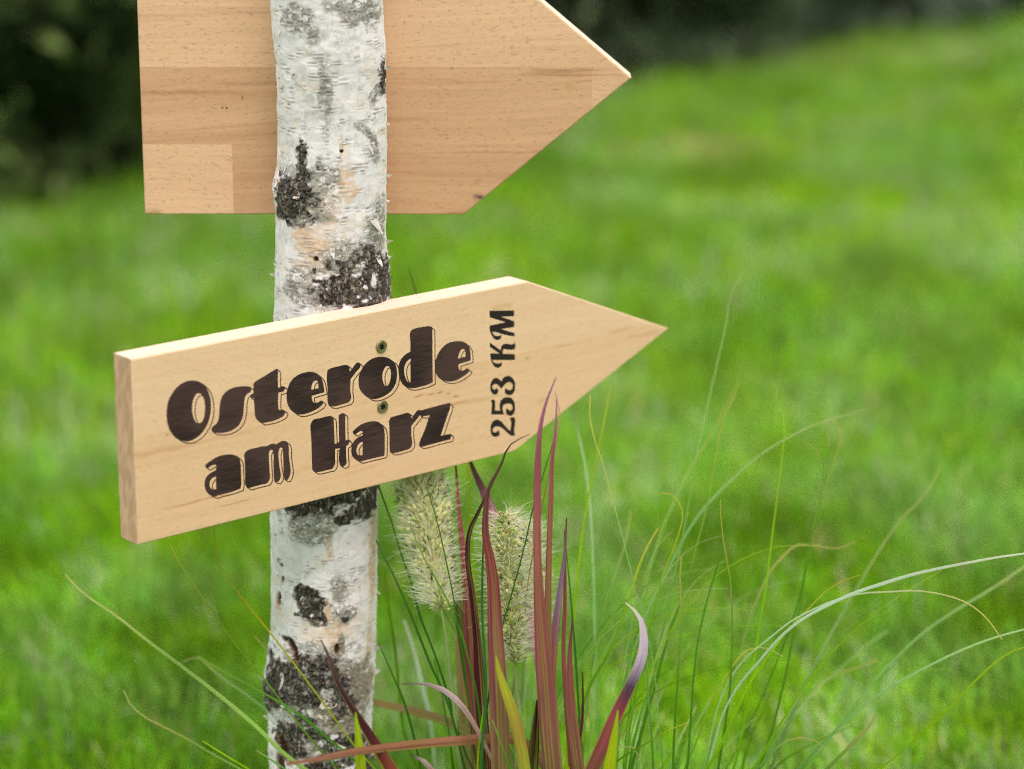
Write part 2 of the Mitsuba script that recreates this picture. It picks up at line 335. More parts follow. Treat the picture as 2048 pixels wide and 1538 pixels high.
    # lenticels
    for _ in range(1500):
        th0 = rng.uniform(-np.pi, np.pi)
        z0 = rng.uniform(0.15, 0.9)
        hl = rng.uniform(1.8, 5.0) * (0.6 if rng.random() < 0.5 else 1)
        ht = rng.uniform(0.5, 0.95)
        i0, i1 = np.searchsorted(zs, [z0 - 0.004, z0 + 0.004])
        j0, j1 = np.searchsorted(th, [th0 - 0.2, th0 + 0.2])
        if i1 <= i0 or j1 <= j0: continue
        ds = S[i0:i1, j0:j1] - th0 * R0 * 1000
        dz = ZZ[i0:i1, j0:j1] - z0 * 1000 + 0.02 * ds * rng.normal()
        e = np.exp(-(ds / hl) ** 4)
        dark = e * np.exp(-(dz / ht) ** 2)
        lit = e * np.exp(-((dz + 1.5 * ht) / (1.2 * ht)) ** 2)
        k = rng.uniform(0.45, 1.0)
        c = col[i0:i1, j0:j1]
        shade = np.array([0.20, 0.17, 0.15]) if rng.random() < 0.75 else np.array([0.10, 0.06, 0.07])
        col[i0:i1, j0:j1] = c * (1 - k * dark[..., None]) + shade * k * dark[..., None]
        disp[i0:i1, j0:j1] += 0.0006 * lit - 0.0004 * dark

    # white islands, black corky scars, holes
    d_col = np.array([0.042, 0.037, 0.032])[None, None] * (0.6 + 2.6 * n_fine[..., None] ** 2)
    cork = nf([1.5, 1.5, 6.5], 4, 21)
    d_col = d_col + np.array([0.19, 0.185, 0.175]) * sstep(0.54, 0.72, cork)[..., None] + np.array([0.42, 0.41, 0.39]) * 0.55 * sstep(0.60, 0.76, nf([3.0, 3.0, 7.0], 4, 22))[..., None]
    d_col = d_col + np.array([0.045, 0.03, 0.012]) * sstep(0.5, 0.68, nf(5, 3, 25))[..., None]
    D = cov['D'] * (1 - 0.95 * cov['W'])
    col = col * (1 - D[..., None]) + d_col * D[..., None]
    ridge = np.abs(nf([3.4, 3.4, 5.5], 3, 27) - 0.5) * 2
    disp += D * (0.0009 + 0.0020 * (cork - 0.5) - 0.0016 * (1 - sstep(0.0, 0.16, ridge)))
    col *= (1 - 0.6 * D * (1 - sstep(0.0, 0.12, ridge)))[..., None]
    R = cov['R']
    rcol = np.array([0.035, 0.014, 0.009]) * (0.5 + 1.6 * n_edge[..., None])
    col = col * (1 - R[..., None]) + rcol * R[..., None]
    disp -= 0.0028 * R
    rim = np.clip(sstep(0.02, 0.3, R) - sstep(0.3, 0.9, R), 0, 1)
    col = col * (1 - 0.6 * rim[..., None]) + np.array([0.40, 0.20, 0.09]) * 0.6 * rim[..., None]
    col *= (0.94 + 0.12 * n_fine)[..., None]
    rad = r0[:, None] + disp
    v = np.stack([cx[:, None] + rad * np.sin(TH), AXIS_Y - rad * np.cos(TH), Z], -1).reshape(-1, 3)
    i, j = np.meshgrid(np.arange(nz - 1), np.arange(nth), indexing='ij')
    q = np.stack([i * nth + j, i * nth + (j + 1) % nth, (i + 1) * nth + (j + 1) % nth, (i + 1) * nth + j], -1).reshape(-1, 4)
    f = np.vstack([q[:, [0, 1, 2]], q[:, [0, 2, 3]]])
    top = len(v)
    v = np.vstack([v, [[cx[-1], AXIS_Y, zs[-1]]]])
    k = np.arange(nth)
    f = np.vstack([f, np.stack([(nz - 1) * nth + k, (nz - 1) * nth + (k + 1) % nth, np.full(nth, top)], 1)])
    c = np.vstack([col.reshape(-1, 3), [[0.5, 0.4, 0.28]]])
    return v, f, np.clip(c, 0.004, 0.90)


bv, bf, bc = bark()
scene['birch_post__bark'] = mikit.ply((bv, bf), 'bark_skin', smooth=True, color=bc)
tag('birch_post', 'white birch trunk with black scars standing upright between the two arrow signs', 'post')


def on_post(th, z, out=0.0):
    cx, r = profile(z)
    r = r + out
    return np.array([cx + r * math.sin(th), AXIS_Y - r * math.cos(th), z])


def peel(th, z, length, width, lift, ang, seed):
    """a curled strip of papery bark, fixed along one end"""
    r = np.random.default_rng(seed)
    n, m = 9, 4
    t = np.linspace(0, 1, n)
    base = on_post(th, z, -0.0004)
    e_r = np.array([math.sin(th), -math.cos(th), 0.0])
    e_s = np.array([math.cos(th), math.sin(th), 0.0])
    e_z = np.array([0, 0, 1.0])
    along = e_s * math.cos(ang) + e_z * math.sin(ang)
    across = -e_s * math.sin(ang) + e_z * math.cos(ang)
    curl = lift * (t ** 1.3)
    ds = np.cumsum(np.r_[0, np.diff(t)] * np.cos(curl)) * length
    dr_ = np.cumsum(np.r_[0, np.diff(t)] * np.sin(curl)) * length
    v, c = [], []
    for k in range(n):
        w = width * (1 - 0.75 * t[k] ** 1.5) * (1 + 0.25 * r.normal() * t[k])
        for q in np.linspace(-0.5, 0.5, m):
            v.append(base + along * ds[k] + e_r * (dr_[k] + 0.0004) + across * (q * w + 0.2 * width * math.sin(3 * t[k] + seed)) + e_r * r.normal() * 0.00015)
            c.append(np.array([0.72, 0.70, 0.66]) * (1 - 0.25 * r.random()) if r.random() < 0.85 else np.array([0.5, 0.36, 0.24]))
    v = np.array(v)
    i, j = np.meshgrid(np.arange(n - 1), np.arange(m - 1), indexing='ij')
    q = np.stack([i * m + j, i * m + j + 1, (i + 1) * m + j + 1, (i + 1) * m + j], -1).reshape(-1, 4)
    f = np.vstack([q[:, [0, 1, 2]], q[:, [0, 2, 3]]])
    return v, f, np.array(c)


PEELS = [[-1.45, 0.626, 0.007, 0.004, 1.6, 3.1], [-1.4, 0.683, 0.006, 0.003, 1.2, 2.6], [1.45, 0.704, 0.008, 0.003, 1.3, 0.1], [1.42, 0.651, 0.008, 0.005, 1.8, 0.6], [1.38, 0.642, 0.006, 0.004, 2.2, -0.4], [1.35, 0.787, 0.007, 0.006, 1.6, 0.3], [1.42, 0.745, 0.005, 0.003, 1.3, -0.2], [-1.45, 0.283, 0.012, 0.004, 0.9, 2.7], [-1.3, 0.256, 0.008, 0.004, 1.0, 3.3], [1.42, 0.314, 0.008, 0.007, 1.5, 0.3], [1.4, 0.296, 0.007, 0.006, 2.0, -0.2], [1.3, 0.236, 0.008, 0.004, 1.2, 0.4], [1.35, 0.223, 0.006, 0.003, 1.1, -0.3], [-0.85, 0.3, 0.012, 0.016, 0.5, -0.9], [0.25, 0.286, 0.01, 0.013, 0.4, -2.2], [-0.35, 0.374, 0.006, 0.002, 0.7, -1.7], [0.1, 0.66, 0.012, 0.005, 0.5, -1.5], [0.55, 0.635, 0.014, 0.012, 0.45, -1.3], [0.9, 0.68, 0.018, 0.008, 0.7, -1.4], [1.0, 0.65, 0.014, 0.007, 0.9, -1.6], [-0.5, 0.7, 0.008, 0.006, 0.7, -2.0], [-0.2, 0.612, 0.008, 0.006, 0.5, -1.2], [0.3, 0.245, 0.012, 0.006, 0.6, -0.2], [-0.1, 0.237, 0.01, 0.004, 0.7, 0.3], [-0.95, 0.72, 0.01, 0.003, 0.8, -1.4], [0.75, 0.735, 0.01, 0.003, 0.7, -1.2], [0.04, 0.799, 0.0036, 0.0039, 0.68, -1.68], [0.98, 0.458, 0.0052, 0.0016, 1.08, -1.49], [-0.51, 0.697, 0.0042, 0.0026, 0.52, -1.71], [-0.89, 0.365, 0.006, 0.0022, 0.84, -0.73], [1.38, 0.657, 0.0052, 0.0022, 0.54, -0.75], [0.05, 0.273, 0.0055, 0.0034, 0.95, -0.84], [-1.38, 0.533, 0.0048, 0.0017, 0.98, -0.95], [0.28, 0.364, 0.0064, 0.0028, 0.86, -1.12], [-1.06, 0.716, 0.0057, 0.0035, 0.57, -1.04], [-0.93, 0.251, 0.0064, 0.0037, 1.19, -1.6], [-0.68, 0.204, 0.0056, 0.0033, 1.15, -1.92], [-0.85, 0.603, 0.0062, 0.0039, 0.54, -1.58], [1.18, 0.466, 0.0054, 0.0016, 1.01, -0.84], [0.98, 0.758, 0.0056, 0.0021, 1.09, -2.04], [0.99, 0.24, 0.0063, 0.0019, 0.74, -1.86], [0.57, 0.313, 0.0046, 0.0015, 0.64, -1.68], [-1.18, 0.599, 0.0045, 0.0033, 0.99, -1.67], [1.1, 0.598, 0.0062, 0.0024, 0.89, -2.07], [1.49, 0.353, 0.004, 0.0017, 0.63, -1.1], [0.59, 0.281, 0.0045, 0.0026, 1.0, -1.62], [0.26, 0.729, 0.0059, 0.0024, 0.8, -1.77], [-1.17, 0.328, 0.0041, 0.0023, 0.68, -1.42], [1.42, 0.688, 0.0062, 0.0034, 0.94, -0.84], [0.57, 0.515, 0.0033, 0.0027, 0.59, -2.17], [0.02, 0.695, 0.0042, 0.0034, 0.87, -2.15], [1.39, 0.453, 0.0042, 0.0036, 0.51, -1.15], [-0.94, 0.447, 0.0039, 0.0036, 0.75, -0.74], [0.38, 0.637, 0.0051, 0.0023, 0.76, -0.8], [-0.9, 0.823, 0.006, 0.0024, 0.98, -1.75], [-0.36, 0.517, 0.0031, 0.0027, 1.27, -1.91], [0.74, 0.479, 0.0038, 0.0038, 0.42, -1.88], [1.5, 0.365, 0.0064, 0.003, 1.13, -1.33], [-0.41, 0.679, 0.0031, 0.0026, 0.73, -1.59], [-1.12, 0.34, 0.0052, 0.0025, 1.11, -1.37], [-1.47, 0.579, 0.0029, 0.0026, 0.9, -2.55], [1.54, 0.54, 0.0043, 0.0021, 1.33, -2.8], [1.45, 0.559, 0.0025, 0.0029, 0.79, 0.06], [-1.29, 0.652, 0.0028, 0.0013, 0.66, -1.95], [1.41, 0.484, 0.0049, 0.0029, 1.56, 1.03], [-1.5, 0.791, 0.0021, 0.0012, 1.03, -2.44], [1.33, 0.367, 0.0029, 0.0012, 1.49, 0.9], [1.43, 0.221, 0.0033, 0.0024, 0.79, -0.69], [-1.27, 0.336, 0.0032, 0.0019, 1.66, -1.1], [-1.26, 0.721, 0.0022, 0.0012, 1.76, 1.52], [1.29, 0.444, 0.003, 0.0027, 1.1, -2.51], [-1.53, 0.592, 0.0024, 0.0012, 1.16, -2.45], [1.43, 0.22, 0.0044, 0.0026, 1.7, 1.02], [1.46, 0.303, 0.0021, 0.0011, 1.76, 0.87], [1.35, 0.676, 0.0022, 0.0013, 0.93, 0.3], [1.42, 0.514, 0.0033, 0.0022, 1.76, -0.25], [1.27, 0.443, 0.0037, 0.0022, 0.9, -0.6], [1.53, 0.609, 0.0038, 0.0011, 0.66, -1.73], [1.55, 0.202, 0.0031, 0.0011, 1.37, -2.72], [-1.27, 0.25, 0.0028, 0.0022, 1.57, -1.4], [-1.5, 0.67, 0.0024, 0.0026, 1.6, -1.93], [-1.44, 0.324, 0.0027, 0.002, 1.23, -0.13], [-1.31, 0.691, 0.0028, 0.0028, 1.22, -1.18], [1.3, 0.506, 0.0031, 0.0022, 1.2, -2.78], [1.27, 0.721, 0.0044, 0.0028, 1.4, -2.04], [1.38, 0.477, 0.0039, 0.0018, 1.41, -1.78], [-1.41, 0.469, 0.0024, 0.0029, 1.43, 2.0], [-1.36, 0.795, 0.0044, 0.003, 0.84, -0.14], [1.43, 0.358, 0.0023, 0.002, 1.37, -0.7], [-1.55, 0.456, 0.0029, 0.0026, 1.16, -1.36]]
for i, (th, z, L_, W_, lift, ang) in enumerate(PEELS):
    v, f, c = peel(th, z, L_, W_, lift, ang, 50 + i)
    scene[part('birch_post__bark_peel')] = mikit.ply((v, f), 'bark_skin', smooth=True, color=c)

# ------------------------------------------------------------------ wood
def beech(o, u, v, tones, seed, streak, poreness, marks):
    """planed beech: short dark pores along the grain, soft bands, a tone for every stave (uv.x) and its own offset (uv.y)"""
    o, u, v = (list(map(float, a)) for a in (o, u, v))
    w = [float(q) for q in np.cross(u, v)]

    def fn(p, n, uv):
        q = [p.x - o[0], p.y - o[1], p.z - o[2]]
        a = q[0] * u[0] + q[1] * u[1] + q[2] * u[2]
        b = q[0] * v[0] + q[1] * v[1] + q[2] * v[2]
        c = q[0] * w[0] + q[1] * w[1] + q[2] * w[2]
        off = uv.y * 3.7
        bw = b + 0.010 * (noise(a * 7, b * 9 + off, seed) - 0.5) + 0.7 * c + 0.03 * a * (off - 1.5)
        band = fbm(a * 2.0 + off, bw * 95, seed + 1.3, 3) * 0.75 + 0.25 * noise(a * 12, bw * 420, seed + 5.1)
        fine = noise(a * 30, bw * 900 + off * 50, seed + 2.1)
        fleck = noise(a * 330 + off * 9, bw * 1150, seed + 4.7)
        f2 = noise(a * 420, bw * 1500, seed + 8.3)
        pore = smoothstep(0.62, 0.9, fleck) * 0.75 + smoothstep(0.66, 0.92, f2) * 0.5
        base = mix(tones[0], tones[1], dr.clip(uv.x * 0.9 + (band - 0.5) * 0.75, 0, 1))
        base = base * (0.965 + 0.07 * fine)
        base = mix(base, mi.Color3f(*tones[2]), dr.clip(pore, 0, 1) * poreness)
        s = smoothstep(0.62, 0.80, fbm(a * 4.5 + 3.1, bw * 120, seed + 6.5, 3)) * streak
        base = mix(base, mi.Color3f(*tones[3]), s)
        # single marks of this board: mineral streaks, pin knots, gum spots
        for (mu, mv, ru, rv, mc, k) in marks:
            da, db = (a - mu) / ru, (b - mv + 0.0012 * (noise(a * 90, seed) - 0.5)) / rv
            base = mix(base, mi.Color3f(*mc), dr.exp(-da * da * da * da - db * db) * (k * (0.6 + 0.8 * noise(a * 300, b * 1200, seed + 3))))
        # end grain on the sawn ends
        g = dr.abs(n.x * u[0] + n.y * u[1] + n.z * u[2])
        rings = fbm(b * 70 + c * 160, c * 300 - b * 110, seed, 3)
        end = mix([0.53, 0.32, 0.21], [0.66, 0.43, 0.30], smoothstep(0.3, 0.7, rings))
        # freshly sawn narrow edges are paler than the oiled faces
        face = dr.abs(n.x * w[0] + n.y * w[1] + n.z * w[2])
        base = mix(base, mi.Color3f(0.90, 0.69, 0.60), (1 - smoothstep(0.2, 0.5, face)) * 0.55)
        return mix(base, end, smoothstep(0.75, 0.95, g))
    return fn


def wood_bump(o, u, v, seed):
    o, u, v = (list(map(float, a)) for a in (o, u, v))

    def fn(p, n, uv):
        q = [p.x - o[0], p.y - o[1], p.z - o[2]]
        a = q[0] * u[0] + q[1] * u[1] + q[2] * u[2]
        b = q[0] * v[0] + q[1] * v[1] + q[2] * v[2]
        return noise(a * 150, b * 1500, seed) * 0.6 + noise(a * 20, b * 420, seed + 1) * 0.4
    return fn


def wood_mat(key, o, u, v, tones, seed, streak, poreness, marks):
    scene[key] = {'type': 'principled', 'base_color': mikit.proc(beech(o, u, v, tones, seed, streak, poreness, marks)), 'roughness': 0.42, 'specular': 0.6}


def slab(poly, thick, ch=0.0009):
    """the convex outline poly (u, v) as a solid board along w, its edges eased"""
    g = shapely.Polygon(poly)
    if not g.exterior.is_ccw: g = shapely.Polygon(list(g.exterior.coords)[::-1])
    small = g.buffer(-ch, join_style='mitre')
    pts = [(x, y, z) for gg, zz in ((small, (0, thick)), (g, (ch, thick - ch))) for z in zz for x, y in list(gg.exterior.coords)[:-1]]
    return m3.Manifold.hull_points(np.array(pts, np.float32))


def to_world(v, O, U, V, W):
    return O + v[:, :1] * U + v[:, 1:2] * V + v[:, 2:3] * W


def stave(key, solid, x0, x1, y0, y1, O, U, V, W, mat, tone, off, grow=0.05):
    b = m3.Manifold.cube([x1 - x0, y1 - y0, 0.2]).translate([x0, y0, -0.1])
    m = (solid ^ b).to_mesh()
    v = to_world(np.array(m.vert_properties[:, :3], float), O, U, V, W)
    t = trimesh.Trimesh(v, m.tri_verts, process=False)
    if t.volume < 0: t.invert()
    t = trimesh.Trimesh(t.vertices[t.faces].reshape(-1, 3), np.arange(len(t.faces) * 3).reshape(-1, 3), process=False)
    scene[part(key)] = mikit.ply(t, mat, uv=np.tile([tone, off], (len(t.vertices), 1)))


# lower sign
O1 = np.array([-0.272217, 1.840008, 0.608404])
U1 = np.array([0.759578, 0.650416, -0.000714])
V1 = np.array([-0.000543, -0.000465, -1.000000])
W1 = np.array([-0.650416, 0.759578, 0.000000])
T1 = 0.0242
TONES1 = [(0.83, 0.588, 0.378), (0.75, 0.470, 0.262), (0.42, 0.22, 0.10), (0.62, 0.28, 0.13)]
MARKS1 = [(0.34735, 0.01687, 0.011, 0.0028, (0.60, 0.40, 0.18), 0.55), (0.35207, 0.08234, 0.02, 0.0015, (0.66, 0.45, 0.24), 0.4), (0.26241, 0.07518, 0.005, 0.0008, (0.50, 0.22, 0.08), 0.8), (0.27449, 0.07575, 0.003, 0.0008, (0.50, 0.22, 0.08), 0.8), (0.28361, 0.07618, 0.003, 0.0009, (0.45, 0.20, 0.08), 0.8), (0.29225, 0.07898, 0.002, 0.0008, (0.45, 0.2, 0.08), 0.8), (0.29991, 0.08203, 0.0035, 0.0008, (0.50, 0.22, 0.08), 0.8), (0.30142, 0.08808, 0.012, 0.0009, (0.52, 0.20, 0.07), 0.8), (0.32472, 0.08989, 0.02, 0.0016, (0.60, 0.38, 0.18), 0.5), (0.37548, 0.06345, 0.003, 0.0016, (0.55, 0.36, 0.10), 0.6), (0.05467, 0.11714, 0.03, 0.0008, (0.55, 0.22, 0.10), 0.7), (0.08577, 0.12564, 0.014, 0.0007, (0.55, 0.24, 0.1), 0.6), (0.0128, 0.07215, 0.03, 0.002, (0.60, 0.34, 0.17), 0.5), (0.06516, 0.07286, 0.05, 0.0016, (0.62, 0.36, 0.18), 0.45), (0.50561, 0.06546, 0.02, 0.0016, (0.52, 0.34, 0.17), 0.5), (0.47686, 0.05724, 0.012, 0.0012, (0.45, 0.28, 0.14), 0.5), (0.41555, 0.05977, 0.01, 0.0008, (0.5, 0.32, 0.16), 0.5), (0.39127, 0.10211, 0.006, 0.0016, (0.62, 0.36, 0.16), 0.5), (0.02834, 0.06115, 0.002, 0.001, (0.4, 0.2, 0.1), 0.6), (0.12953, 0.03845, 0.05, 0.0015, (0.66, 0.42, 0.22), 0.4), (0.16506, 0.11224, 0.06, 0.002, (0.64, 0.38, 0.2), 0.4)]

wood_mat('beech_lower', O1, U1, V1, TONES1, 3.0, 0.40, 0.30, MARKS1)
P1 = [(0, 0), (0.3749, 0), (0.5332, 0.0653), (0.3615, 0.14), (0, 0.14)]
S1 = slab(P1, T1)
tag('arrow_sign', 'lower beech arrow sign lettered Osterode am Harz 253 KM, screwed to the birch trunk', 'sign', 'arrow signs on the birch post')
stave('arrow_sign__stave', S1, -0.1, 0.7, -0.1, 0.0585, O1, U1, V1, W1, 'beech_lower', 0.12, 0.21)
stave('arrow_sign__stave', S1, -0.1, 0.7, 0.0585, 0.2, O1, U1, V1, W1, 'beech_lower', 0.50, 0.77)


# burnt lettering, a hair proud of the board
def burnt(p, n, uv):
    a = (p.x - float(O1[0])) * float(U1[0]) + (p.y - float(O1[1])) * float(U1[1])
    b = p.z
    t = fbm(a * 110, b * 1300, 2.0, 3)
    s = fbm(a * 25, b * 30, 5.0, 2)
    return mix([0.022, 0.012, 0.013], [0.070, 0.038, 0.036], smoothstep(0.34, 0.70, t * 0.4 + s * 0.6))


scene['burnt_wood'] = {'type': 'twosided', 'bsdf': {'type': 'principled', 'base_color': mikit.proc(burnt), 'roughness': 0.55, 'specular': 0.3}}
scene['black_ink'] = {'type': 'twosided', 'bsdf': {'type': 'principled', 'base_color': {'type': 'rgb', 'value': [0.022, 0.015, 0.015]}, 'roughness': 0.5, 'specular': 0.3}}

